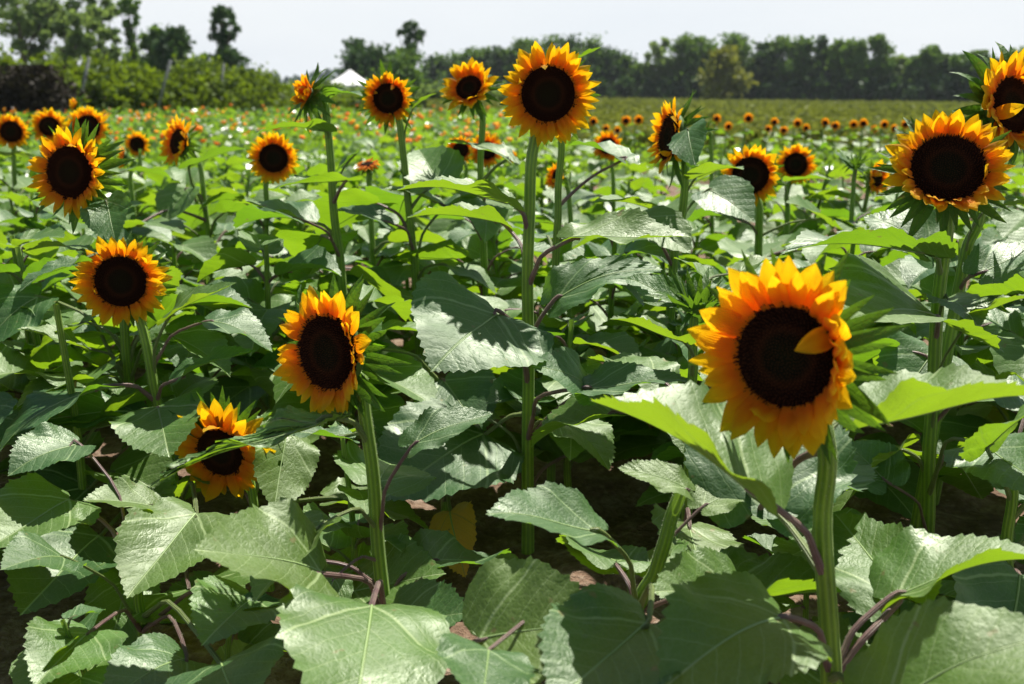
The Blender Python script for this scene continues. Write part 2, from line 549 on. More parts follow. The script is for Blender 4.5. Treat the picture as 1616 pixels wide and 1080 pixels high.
def leaf_geo(J, T, W=0.9, tilt=0.0, fold=0.45, bend=0.5, N=44, K=7, rng=random, ripple=1.0, N0=None):
    """a leaf blade whose petiole meets it at J and whose tip is at T; tilt (degrees) turns its face towards the camera side"""
    J = np.asarray(J, float); T = np.asarray(T, float)
    V, uv = leaf_local(N, K, W, rng, fold, bend, ripple)
    tipv = V[1 + (K - 1) * (2 * N - 1) + N - 1]
    ax = nrm(T - J); L = np.linalg.norm(T - J)
    if N0 is None:
        tc = nrm(CAM - (J + T) / 2); tc[2] *= .3
        N0 = np.array((0, 0, 1.0)) + 0.15 * tc
        N0 = N0 - ax * (N0 @ ax)
        N0 = nrm(N0)
        s1 = rot(N0, ax, R(tilt)); s2 = rot(N0, ax, -R(tilt))
        up = s1 if (s1 @ tc) > (s2 @ tc) else s2
        if tilt < 0:
            up = s2 if up is s1 else s1
            t1, t2 = rot(N0, ax, R(-tilt)), rot(N0, ax, R(tilt))
            up = t1 if (t1 @ tc) < (t2 @ tc) else t2
    else:
        N0 = np.asarray(N0, float); up = nrm(N0 - ax * (N0 @ ax))
    # local frame: align tip direction
    ly = nrm((0, tipv[1], tipv[2])); lz = np.array((0, -ly[2], ly[1])); 
    sc_ = L / np.linalg.norm(tipv)
    a = V[:, 0]; b = V @ ly; c = V @ lz
    rx = np.cross(ax, up)
    P = J + sc_ * (a[:, None] * rx + b[:, None] * ax + c[:, None] * up)
    return P, uv


PROT = []          # (px, py, r_px, depth) zones random leaves may not cover


def protect(p, r):
    x, y, z = proj(p)
    PROT.append((x, y, r * FPX / z, z))


def covers(pts, r):
    for p in pts:
        x, y, z = proj(p)
        if z < 0.3: return True
        rp = r * FPX / z
        for (a, b, c, d) in PROT:
            if z < d - 0.02 and (x - a) ** 2 + (y - b) ** 2 < (c + rp) ** 2:
                return True
    return False


# ------------------------------------------------------------------ flower head
def head_frame(n):
    n = nrm(n)
    up = np.array((0, 0, 1.0)) if abs(n[2]) < .95 else np.array((0, 1.0, 0))
    v = nrm(up - n * (n @ up)); u = np.cross(v, n)
    return u, v, n


def petals_mesh(mb, C, n, Ro, rd, seed, npet=34, cup=0.25, whorls=2, res=(7, 5), curl=0.04, droop=0.0, lw=0.36, side=None, wild=1.0, twin=None):
    rng = random.Random(seed)
    u, v, n = head_frame(n)
    nl, nw = res
    ts = np.linspace(0, 1, nl); ss = np.linspace(-1, 1, nw)
    for wq in range(whorls):
        cnt = int(npet * 1.35) // whorls
        for i in range(cnt):
            ph = 2 * math.pi * (i + 0.5 * wq + rng.uniform(-.28, .28) * wild) / cnt
            rad = u * math.cos(ph) + v * math.sin(ph)
            tan = -u * math.sin(ph) + v * math.cos(ph)
            l = (Ro - rd * 0.93) * rng.uniform(0.86, 1.16) * (1.0 - 0.09 * wq)
            ww = l * lw * rng.uniform(0.62, 1.12) + 0.0012
            a0 = cup - 0.08 + (0.13 * wq) + rng.uniform(-.20, .22) * wild
            # cupping can vary round the head
            if side is not None:
                a0 += side[1] * max(0, math.cos(ph - side[0])) ** 1.5 * rng.uniform(.6, 1.25)
            be = rng.uniform(-.55, .55) * wild - droop
            if rng.random() < curl * .45:
                a0 += rng.uniform(.4, 1.0); be = rng.uniform(.6, 1.6)
            else:
                be = min(be, 1.0 - a0)
            tw = rng.uniform(-.45, .45) * wild
            gro = rng.uniform(-.25, .45)
            pts = []
            pos = np.zeros(2)
            prev = 0
            for k, t in enumerate(ts):
                an = a0 + be * t
                if k: pos = pos + np.array((math.cos(an), math.sin(an))) * l * (t - prev)
                prev = t
                pw = ww * 1.04 * (0.55 + 0.45 * math.sin(math.pi * min(1, t * 1.1) * .5)) * (1 - t ** 2.3) ** 0.9 if t < 1 else 0.0004
                pw = max(pw, 0.0005)
                for s in ss:
                    tt = tw * t
                    cx = s * pw * math.cos(tt)
                    cz = s * pw * math.sin(tt) + gro * pw * (s * s) - 0.12 * pw * math.cos(s * 6)
                    cz += pw * (0.16 * math.sin(ph * 37 + 7 * t + 2.5 * s) + 0.10 * math.sin(ph * 91 + 15 * t - 4 * s)) * t * wild
                    nn = np.array((-math.sin(an), math.cos(an)))
                    r_ = rd * 0.93 + pos[0] + nn[0] * cz
                    z_ = pos[1] + nn[1] * cz + 0.002 - wq * 0.0 + 0.003 * wq
                    pts.append(C + rad * r_ + n * z_ + tan * cx)
            q = [(a * nw + b, a * nw + b + 1, (a + 1) * nw + b + 1, (a + 1) * nw + b) for a in range(nl - 1) for b in range(nw - 1)]
            uvs = [(0.5 * s, t) for t in ts for s in ss]
            mb.add(pts, quads=q, uv=uvs)


def disc_mesh(mb, C, n, rd, florets, seed):
    rng = random.Random(seed)
    u, v, n = head_frame(n)
    nr, na = 6, 28
    V = []; UV = []
    for i in range(nr + 1):
        f = i / nr
        r = rd * f
        z = 0.006 * math.sin(f * math.pi * 0.95) + 0.001 - (0.006 if i == nr else 0)
        for k in range(na):
            a = 2 * math.pi * k / na
            V.append(C + (u * math.cos(a) + v * math.sin(a)) * max(r, 1e-4) + n * z); UV.append((f, 0.2))
    q = [(i * na + k, i * na + (k + 1) % na, (i + 1) * na + (k + 1) % na, (i + 1) * na + k) for i in range(nr) for k in range(na)]
    mb.add(V, quads=q, uv=UV)
    V = []; UV = []; tr = []
    for i in range(florets):
        f = math.sqrt((i + .5) / florets)
        a = i * 2.39996
        r = rd * f
        sz = rd * 1.25 / math.sqrt(florets)
        hgt = (0.0022 + 0.0042 * max(0, (f - .5)) / .5 + 0.0018 * rng.random()) * (rd / 0.045)
        z = 0.006 * math.sin(f * math.pi * 0.95) + 0.001
        rad = u * math.cos(a) + v * math.sin(a); tan = -u * math.sin(a) + v * math.cos(a)
        base = C + rad * r + n * z
        lean = rad * (0.4 * f + rng.uniform(-.25, .25)) + tan * rng.uniform(-.25, .25)
        nb = len(V)
        for k in range(4):
            b = k * math.pi / 2 + .4
            V.append(base + (rad * math.cos(b) + tan * math.sin(b)) * sz); UV.append((f, 0.0))
        V.append(base + n * hgt + lean * hgt); UV.append((f, 1.0))
        tr += [(nb, nb + 1, nb + 4), (nb + 1, nb + 2, nb + 4), (nb + 2, nb + 3, nb + 4), (nb + 3, nb, nb + 4)]
    mb.add(V, tris=tr, uv=UV)


def cup_mesh(mb, C, n, rd, depth):
    u, v, n = head_frame(n)
    prof = [(0.96, 0.003), (1.04, -0.12), (0.98, -0.35), (0.78, -0.62), (0.5, -0.85), (0.28, -1.0), (0.22, -1.25)]
    na = 20
    V = [C + (u * math.cos(a) + v * math.sin(a)) * rd * r + n * (z * depth) for r, z in prof for a in np.linspace(0, 2 * math.pi, na, endpoint=False)]
    q = [(i * na + k, i * na + (k + 1) % na, (i + 1) * na + (k + 1) % na, (i + 1) * na + k) for i in range(len(prof) - 1) for k in range(na)]
    mb.add(V, quads=q, uv=[(0.3, 0.3)] * len(V))


def bracts_mesh(mb, C, n, rd, ln, seed, cnt=22, flare=0.0, res=(6, 3)):
    rng = random.Random(seed)
    u, v, n = head_frame(n)
    nl, nw = res
    for i in range(cnt):
        ph = 2 * math.pi * (i + rng.uniform(-.3, .3)) / cnt
        rad = u * math.cos(ph) + v * math.sin(ph); tan = -u * math.sin(ph) + v * math.cos(ph)
        l = ln * rng.uniform(.75, 1.2); ww = l * rng.uniform(.13, .20)
        an0 = rng.uniform(-.35, .25) + flare; be = rng.uniform(-.9, .6)
        r0 = rd * rng.uniform(.72, .98); z0 = -rd * rng.uniform(.22, .45)
        pos = np.zeros(2); pts = []; prev = 0
        tw = rng.uniform(-.6, .6)
        for t in np.linspace(0, 1, nl):
            an = an0 + be * t * t
            pos = pos + np.array((math.cos(an), math.sin(an))) * l * (t - prev); prev = t
            pw = ww * (1 - t) ** 0.75 * (0.75 + 1.1 * t * (1 - t)) + 0.0003
            for s in np.linspace(-1, 1, nw):
                cz = abs(s) * pw * 0.45 + s * pw * tw * t
                pts.append(C + rad * (r0 + pos[0] - math.sin(an) * cz) + n * (z0 + pos[1] + math.cos(an) * cz) + tan * s * pw)
        q = [(a * nw + b, a * nw + b + 1, (a + 1) * nw + b + 1, (a + 1) * nw + b) for a in range(nl - 1) for b in range(nw - 1)]
        mb.add(pts, quads=q, uv=[(0.1 * s, t) for t in np.linspace(0, 1, nl) for s in np.linspace(-1, 1, nw)])


def build_head(root, C, n, D, seed, disc=0.55, npet=36, cup=0.25, curl=0.04, droop=0.0, level=2, side=None, lw=0.27, bract=0.55, mat=None, flare=0.0, wild=1.0, whorls=3):
    org = np.array(root.location)
    Ro = D / 2; rd = Ro * disc
    n = nrm(n)
    mb = MB(); cup_mesh(mb, C, n, rd, rd * 0.7)
    hd = mb.build("flower_head", M_BRACT, root, org)
    mb = MB()
    bracts_mesh(mb, C, n, rd, Ro * bract, seed + 5, cnt=32 if level > 1 else (22 if level else 12), flare=flare)
    mb.build("bracts", M_BRACT, hd, org)
    res = {2: (9, 5), 1: (6, 3), 0: (5, 3)}[level]
    mb = MB(); petals_mesh(mb, C, n, Ro, rd, seed, npet, cup, whorls, res, curl, droop, lw, side, wild)
    mb.build("ray_petals", mat or M_PETAL, hd, org)
    if disc > 0.1:
        mb = MB(); disc_mesh(mb, C, n, rd, {2: 900, 1: 260, 0: 60}[level], seed + 2)
        mb.build("seed_disc", M_DISC, hd, org)
    protect(C, Ro * 0.95)
    return rd


# ------------------------------------------------------------------ plants
GROUP_BLOOM = "sunflowers in bloom"
HEROES = []


def plant(label, Y, pts_px, stem_r=0.010, head=None, leaves=(), seed=1, rnd=8, zmax=0.55, zmin=0.08, ripe=True, hairs=0, level=2,
          name="sunflower", cat="sunflower", group=GROUP_BLOOM, base_px=None, prot_stem=0.0, lsize=0.17, bud=None, leafmat=None, blades=None):
    """pts_px: stem pixels from the top down; the last one is continued straight to the ground.
       head = dict(c=(px,py), n=(..), D=..)  leaves = [(attach_py, jx, jy, jY, tx, ty, tY, W, tilt, fold, bend[, opt])]"""
    rng = random.Random(seed)
    P = [at(x, y, Y if len(p) == 2 else p[2]) for p in pts_px for x, y in [p[:2]]]
    lo = P[-1]
    if len(P) > 1:
        sl = (P[-1] - P[0]) / max(1e-6, (P[0][2] - P[-1][2]))
    else:
        sl = np.zeros(3)
    g = lo.copy(); dz = lo[2]
    g[0] += sl[0] * dz * 0.5; g[1] += sl[1] * dz * .5; g[2] = 0.0
    if lo[2] > 0.05:
        path = [g + np.array((0, 0, -0.02))] + P[::-1]
    else:
        g = lo.copy(); g[2] = 0
        path = P[::-1]
    root = empty(name, (g[0], g[1], 0))
    tag(root, label, cat, group)
    org = np.array((g[0], g[1], 0.0))
    HEROES.append((g[0], g[1]))
    if head:
        C = at(head['c'][0], head['c'][1], head.get('Y', Y))
        n = nrm(head['n']); D = head['D']
        rd = D / 2 * head.get('disc', 0.55)
        neck = C - n * rd * 0.8
        top = path[-1]
        # bend from the last stem point up to the back of the head
        path = path + [neck - n * 0.015 - np.array((0, 0, 0.012)), neck]
        if np.linalg.norm(path[-3] - path[-2]) < 0.02: path.pop(-3)
    cv = catmull(path, 30)
    env = np.sin(np.linspace(0, math.pi, 30)) * stem_r * .24
    f_ = np.linspace(0, 1, 30); s_ = seed * 1.7
    cv[:, 0] += env * (np.sin(f_ * 11 + s_) + .6 * np.sin(f_ * 23 + 2 * s_)); cv[:, 1] += env * np.cos(f_ * 13 + s_)
    m = MB()
    add_tube(m, cv, [stem_r * 1.25, stem_r * 1.1, stem_r, stem_r * .95, stem_r * .9], 12 if level > 1 else 8)
    if hairs: add_hairs(m, cv[6:], stem_r * 0.95, hairs, rng)
    m.build("stem", [M_STEM, M_HAIR], root, org)
    if head:
        kw = {k: v for k, v in head.items() if k not in ('c', 'n', 'D', 'Y')}
        build_head(root, C, n, D, seed * 13 + 1, level=level, **kw)
    if bud:
        build_bud(root, at(bud[0], bud[1], bud[3] if len(bud) > 3 else Y), bud[2], seed)
    if prot_stem:
        for p in cv[::2]:
            if p[2] > prot_stem: protect(p, 0.012)
    projy = [proj(p)[1] for p in cv]
    for lf in leaves:
        opt = lf[11] if len(lf) > 11 else {}
        k = int(np.argmin([abs(y - lf[0]) for y in projy]))
        J = at(lf[1], lf[2], lf[3]); T = at(lf[4], lf[5], lf[6])
        make_leaf(root, org, cv[k], J, T, lf[7], lf[8], lf[9], lf[10], rng, level, opt, stem_r)
        if not opt.get('noprot'):
            for f in (0.15, 0.45, 0.75): protect(J * (1 - f) + T * f, 0.14 * np.linalg.norm(T - J) * (1.1 - f * .5))
    # the plant's other leaves, lower down
    if blades is not None: return root, org, cv
    done = 0; az = rng.random() * 6.28; tries = 0
    while done < rnd and tries < rnd * 4:
        tries += 1
        z = zmin + (zmax - zmin) * (done + rng.random() * .8) / rnd
        az += 2.4 + rng.uniform(-.3, .3)
        k = int(np.argmin([abs(p[2] - z) for p in cv]))
        S = cv[k]
        pl = rng.uniform(.08, .16); el = rng.uniform(.35, .95)
        out = np.array((math.cos(az), math.sin(az), 0))
        J = S + out * pl * math.cos(el) + np.array((0, 0, pl * math.sin(el)))
        L = lsize * rng.uniform(.75, 1.25)
        dn = rng.uniform(-.75, .1)
        T = J + nrm(out * 1.0 + np.array((rng.uniform(-.3, .3), rng.uniform(-.3, .3), dn))) * L
        if T[2] < 0.02 or covers((J, (J + T) / 2, T), L * .36):
            continue
        make_leaf(root, org, S, J, T, rng.uniform(.8, 1.05), 0, rng.uniform(.15, .6), rng.uniform(.1, .9), rng, level, {'n0': (rng.uniform(-.15, .35), rng.uniform(-.15, .45), 1)}, stem_r)
        done += 1
    return root, org, cv


def make_leaf(root, org, S, J, T, W, tilt, fold, bend, rng, level, opt, stem_r):
    N, K = {2: (58, 9), 1: (26, 5), 0: (16, 3)}[level]
    P, uv = leaf_geo(J, T, W, tilt, fold, bend, N, K, rng, opt.get('ripple', 1.45 if level > 1 else 1.0), opt.get('n0'))
    tr, q = leaf_topo(N, K)
    m = MB(); m.add(P, quads=q, tris=tr, uv=uv)
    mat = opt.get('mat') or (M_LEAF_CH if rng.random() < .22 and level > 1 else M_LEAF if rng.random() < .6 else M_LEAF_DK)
    lf = m.build("leaf", mat, root, org)
    if opt.get('label'): lf['label'] = opt['label']
    if opt.get('nopet'): return lf
    ln = np.linalg.norm(J - S)
    ax = nrm(T - J)
    out = nrm(J - S)
    mid = (S + J) / 2 + np.array((0, 0, 0.12 * ln)) - (0.08 * ln) * ax
    r = max(0.0022, min(0.0042, 0.021 * np.linalg.norm(T - J))) * opt.get('pr', 1)
    pc = catmull([S, S + (mid - S) * .5 + np.array((0, 0, .02 * ln)), mid, J - ax * 0.004, J + ax * 0.012], 12)
    m = MB(); add_tube(m, pc, [r * 1.7, r * 1.1, r, r, r * .6], 7)
    # raised midrib on the underside
    if level > 0:
        Mx = 2 * N - 1
        ridge = [P[0]] + [P[1 + k * Mx + N - 1] for k in range(K - 1)]
        up = nrm(np.cross(P[1 + (N // 2)] - P[0], P[1 + Mx - N // 2] - P[0]))
        rr = catmull(np.array(ridge), 10)
        add_tube(m, rr, [r * .5, r * .28, r * .1], 5, mat=2)
    if level > 1: add_hairs(m, pc, r, 60, rng, 0.002, 1)
    m.build("petiole", [opt.get('pm') or (M_PETP if rng.random() < .45 else M_PET), M_HAIR, M_VEIN], lf, org)
    return lf


def build_bud(root, C, size, seed):
    """closed green bud: a dark cup wrapped in pointed bracts"""
    rng = random.Random(seed)
    org = np.array(root.location)
    mb = MB(); n = nrm((rng.uniform(-.2, .2), rng.uniform(-.3, 0), 1))
    cup_mesh(mb, C, n, size * .5, size * .5)
    u, v, n_ = head_frame(n)
    hd = mb.build("flower_bud", M_BRACT, root, org)
    mb = MB()
    bracts_mesh(mb, C, n, size * .55, size * .95, seed, cnt=16, flare=0.75)
    bracts_mesh(mb, C, n, size * .35, size * .8, seed + 3, cnt=10, flare=1.25)
    bracts_mesh(mb, C, n, size * .6, size * .8, seed + 7, cnt=8, flare=-.1)
    mb.build("bracts", M_BRACT, hd, org)
    protect(C, size * .7)


# ------------------------------------------------------------------ ground and fields
def gz(x, y):
    y = np.asarray(y, float); x = np.asarray(x, float)
    r = np.clip((x / np.maximum(y, 1) + 0.1) / 0.5, 0, 1)
    return -0.006 * np.clip(y - 15, 0, 130) * r


def axis_coords(dense, step, far, grow):
    a = list(np.arange(0, dense, step)); s = step
    while a[-1] < far:
        s *= grow; a.append(a[-1] + s)
    return np.array(a)


M_SOIL, nt_ = new_mat("dry_brown_soil"); g_ = G(nt_)
ob_ = g_.n("ShaderNodeTexCoord").outputs['Object']
n1_ = g_.noise(ob_, 9, 6, 0.65); n2_ = g_.noise(ob_, 55, 4, 0.6); n3_ = g_.noise(ob_, 0.7, 3)
c_ = g_.ramp(g_.m('ADD', g_.m('MULTIPLY', n1_, 0.6), g_.m('MULTIPLY', n2_, 0.4)), [(0.3, (0.07, 0.042, 0.028)), (0.5, (0.17, 0.11, 0.075)), (0.7, (0.33, 0.26, 0.20))])
vo_ = g_.n("ShaderNodeTexVoronoi"); vo_.inputs['Scale'].default_value = 30; nt_.links.new(ob_, vo_.inputs['Vector'])
c_ = g_.mix(g_.mr(vo_.outputs['Distance'], 0.05, 0.25, 0.35, 0), c_, (0.42, 0.33, 0.25, 1))
sy_ = g_.n("ShaderNodeSeparateXYZ"); nt_.links.new(ob_, sy_.inputs[0])
farc_ = g_.mix(g_.mr(g_.noise(ob_, 0.5, 5), 0.35, 0.65, 0, 1), (0.085, 0.12, 0.035, 1), (0.13, 0.15, 0.05, 1))
c_ = g_.mix(g_.mr(sy_.outputs[1], 12.5, 17, 0, 1), c_, farc_)
p_ = g_.n("ShaderNodeBsdfPrincipled"); nt_.links.new(c_, p_.inputs['Base Color']); p_.inputs['Roughness'].default_value = 0.95
p_.inputs['Specular IOR Level'].default_value = 0.15
nt_.links.new(g_.bump(g_.m('ADD', g_.m('MULTIPLY', n1_, 0.03), g_.m('MULTIPLY', n2_, 0.012)), 1.0, 1.0), p_.inputs['Normal'])
o_ = g_.n("ShaderNodeOutputMaterial"); nt_.links.new(p_.outputs[0], o_.inputs[0])

xp = axis_coords(2.2, 0.035, 900, 1.12)
xs = np.concatenate([-xp[::-1][:-1], xp])
ys = np.concatenate([np.arange(-3, 0.6, 0.2), 0.6 + axis_coords(4.0, 0.035, 1400, 1.08)])
XX, YY = np.meshgrid(xs, ys)
ZZ = gz(XX, YY)
near = np.clip(1 - (YY - 6) / 8, 0, 1) * (np.abs(XX) < 8)
dz = np.zeros_like(ZZ)
for i in range(len(ys)):
    if ys[i] > 14: break
    for j in range(len(xs)):
        if abs(xs[j]) < 8 and near[i, j] > 0:
            p = Vector((xs[j], ys[i], 0))
            dz[i, j] = 0.022 * noise.noise(p * 3.1) + 0.020 * noise.noise(p * 11.0) + 0.012 * abs(noise.noise(p * 23.0))
ZZ = ZZ + dz * near
nx, ny = len(xs), len(ys)
idx = np.arange(nx * ny).reshape(ny, nx)
mb = MB()
mb.add(np.stack([XX.ravel(), YY.ravel(), ZZ.ravel()], 1), quads=np.stack([idx[:-1, :-1], idx[:-1, 1:], idx[1:, 1:], idx[1:, :-1]], -1).reshape(-1, 4))
tag(mb.build("ground", M_SOIL), kind='structure')


def quads_cloud(rng, C, size, updown=0.4, elong=1.5, jit=0.3):
    """leaf-sized folded quads at the given centres (numpy)"""
    n = len(C)
    A = rng.normal(size=(n, 3)); A[:, 2] *= updown
    A /= np.linalg.norm(A, axis=1)[:, None]
    B = rng.normal(size=(n, 3)); B -= A * (A * B).sum(1)[:, None]
    B /= np.linalg.norm(B, axis=1)[:, None]
    N = np.cross(A, B)
    s = (size * rng.uniform(1 - jit, 1 + jit, n))[:, None] if np.ndim(size) == 0 else (size * rng.uniform(1 - jit, 1 + jit, n))[:, None]
    p0 = C - A * s * elong * .5
    p1 = C + B * s * .5 + N * s * .15
    p2 = C + A * s * elong * .5
    p3 = C - B * s * .5 + N * s * .15
    V = np.stack([p0, p1, p2, p3], 1).reshape(-1, 3)
    q = np.arange(n * 4).reshape(-1, 4)
    uv = np.repeat(rng.random((n, 1)), 4, axis=0)
    uv = np.hstack([uv, uv])
    return V, q, uv


RG = np.random.default_rng(7)
M_CROP = simple_foliage("olive_crop", (0.11, 0.14, 0.028), (0.21, 0.23, 0.055), (0.26, 0.30, 0.04), 0.28, scale=0.35)
M_LOW = simple_foliage("low_leafy_green", (0.075, 0.16, 0.025), (0.15, 0.27, 0.04), (0.30, 0.52, 0.02), 0.38, rough=0.35, scale=2.0, spec=0.9)
M_ZIN = petal_material("orange_blossom", (0.92, 0.30, 0.005), (0.95, 0.34, 0.005), (0.95, 0.42, 0.01), 0.45)
M_ZIN2 = petal_material("yellow_orange_blossom", (0.95, 0.48, 0.005), (0.97, 0.52, 0.01), (1.0, 0.6, 0.02), 0.45)
M_WHITE_BL = plain("white_blossom", (0.78, 0.74, 0.68), 0.6)

# far crop filling the plain behind the flowers
def field_points(n, y0, y1, rmin, rmax, power=2.0, cond=None):
    u = RG.random(n)
    y = (y0 ** (2 - power) + u * (y1 ** (2 - power) - y0 ** (2 - power))) ** (1 / (2 - power)) if power != 2 else y0 * (y1 / y0) ** u
    r = RG.uniform(rmin, rmax, n)
    x = r * y
    if cond is not None:
        k = cond(x, y); x, y = x[k], y[k]
    return x, y


def crop_edge(x, y):
    return 13.5 + 0.6 * np.sin(x * 0.5) + 1.2 * (x / np.maximum(y, 1) < 0.06) * 14


x, y = field_points(60000, 13, 140, -0.08, 0.62, cond=lambda x, y: y > crop_edge(x, y))
z = gz(x, y) + 0.40 * (1 - RG.random(len(x)) ** 3 * 0.9) + 0.05 * np.sin(x * .9) * np.sin(y * .7)
mb = MB(); V, q, uv = quads_cloud(RG, np.stack([x, y, z], 1), 0.05 + 0.0045 * y, 0.8); mb.add(V, q, uv=uv)
tag(mb.build("field_crop", M_CROP), kind='stuff', label="olive green crop standing across the far field")

# low leafy plants and meadow in the middle distance
def low_h(x, y):
    r = x / y
    return np.where(r < 0.02, 0.50, 0.26 + 0.04 * np.sin(x * 2.1)) * (0.75 + 0.25 * np.sin(y * 4.5 + x * .4))


x, y = field_points(52000, 5.5, 34, -0.62, 0.62, cond=lambda x, y: ((x / y < 0.06) | (y < 15)) & ~((x / y > 0.08) & (y < 10.5)) & ~((x / y > 0.02) & (y < 8)))
z = gz(x, y) + low_h(x, y) * (1 - RG.random(len(x)) ** 2.2)
mb = MB(); V, q, uv = quads_cloud(RG, np.stack([x, y, z], 1), 0.045 + 0.0022 * y, 0.35, 1.4); mb.add(V, q, uv=uv)
tag(mb.build("meadow_plants", M_LOW), kind='stuff', label="low leafy flower plants covering the middle of the field")


def blossoms(name, n, y0, y1, r0, r1, mat, rad, hgt, label, grp=None):
    x, y = field_points(n, y0, y1, r0, r1)
    mb = MB()
    for a, b in zip(x, y):
        h = hgt * RG.uniform(.8, 1.15) + float(gz(a, b))
        c = np.array((a, b, h)); r = rad * RG.uniform(.6, 1.2)
        nn = nrm((RG.uniform(-.5, .5), RG.uniform(-1, .1), RG.uniform(.2, 1)))
        u, v, nn = head_frame(nn)
        k = 10
        ring = [c + (u * math.cos(t) + v * math.sin(t)) * r * (1 if i % 2 else .72) + nn * (0.12 * r) for i, t in enumerate(np.linspace(0, 2 * math.pi, k, endpoint=False))]
        V = [c + nn * r * .35] + ring + [c - nn * r * .5]
        tr = [(0, 1 + i, 1 + (i + 1) % k) for i in range(k)] + [(k + 1, 1 + (i + 1) % k, 1 + i) for i in range(k)]
        mb.add(V, tris=tr)
    return tag(mb.build(name, mat, smooth=False), kind='stuff', label=label)


blossoms("orange_blossoms", 190, 8.5, 27, -0.5, 0.05, M_ZIN, 0.036, 0.58, "scattered orange blossoms of the flower field")
blossoms("yellow_blossoms", 200, 8.5, 24, -0.5, 0.07, M_ZIN2, 0.034, 0.56, "scattered yellow orange blossoms of the flower field")
blossoms("white_blossoms", 60, 9, 26, -0.5, 0.0, M_WHITE_BL, 0.028, 0.52, "scattered white blossoms of the flower field")

# ------------------------------------------------------------------ trees, hedge, tent
M_BARK = plain("bark", (0.10, 0.08, 0.06), 0.9, 3)
F_DARK = simple_foliage("dark_foliage", (0.026, 0.066, 0.024), (0.06, 0.125, 0.034), (0.08, 0.16, 0.02), 0.22, scale=0.35)
F_MID = simple_foliage("mid_foliage", (0.042, 0.10, 0.022), (0.12, 0.24, 0.04), (0.20, 0.34, 0.03), 0.25, scale=0.35)
F_LIGHT = simple_foliage("pale_foliage", (0.08, 0.14, 0.045), (0.17, 0.25, 0.08), (0.25, 0.36, 0.07), 0.38, scale=0.35)
F_YEL = simple_foliage("yellow_green_foliage", (0.12, 0.15, 0.02), (0.20, 0.22, 0.03), (0.30, 0.32, 0.03), 0.3, scale=0.35)
F_HEDGE = simple_foliage("hedge_foliage", (0.038, 0.072, 0.012), (0.13, 0.185, 0.022), (0.26, 0.38, 0.015), 0.30, scale=0.9)
F_PURP = simple_foliage("dark_purple_foliage", (0.022, 0.018, 0.012), (0.04, 0.03, 0.016), (0.05, 0.05, 0.02), 0.12, scale=0.6)
F_HAZED = simple_foliage("hazed_wood_foliage", (0.09, 0.13, 0.115), (0.12, 0.165, 0.14), (0.14, 0.2, 0.15), 0.2, scale=0.1)  # blue distance haze painted into the foliage colour


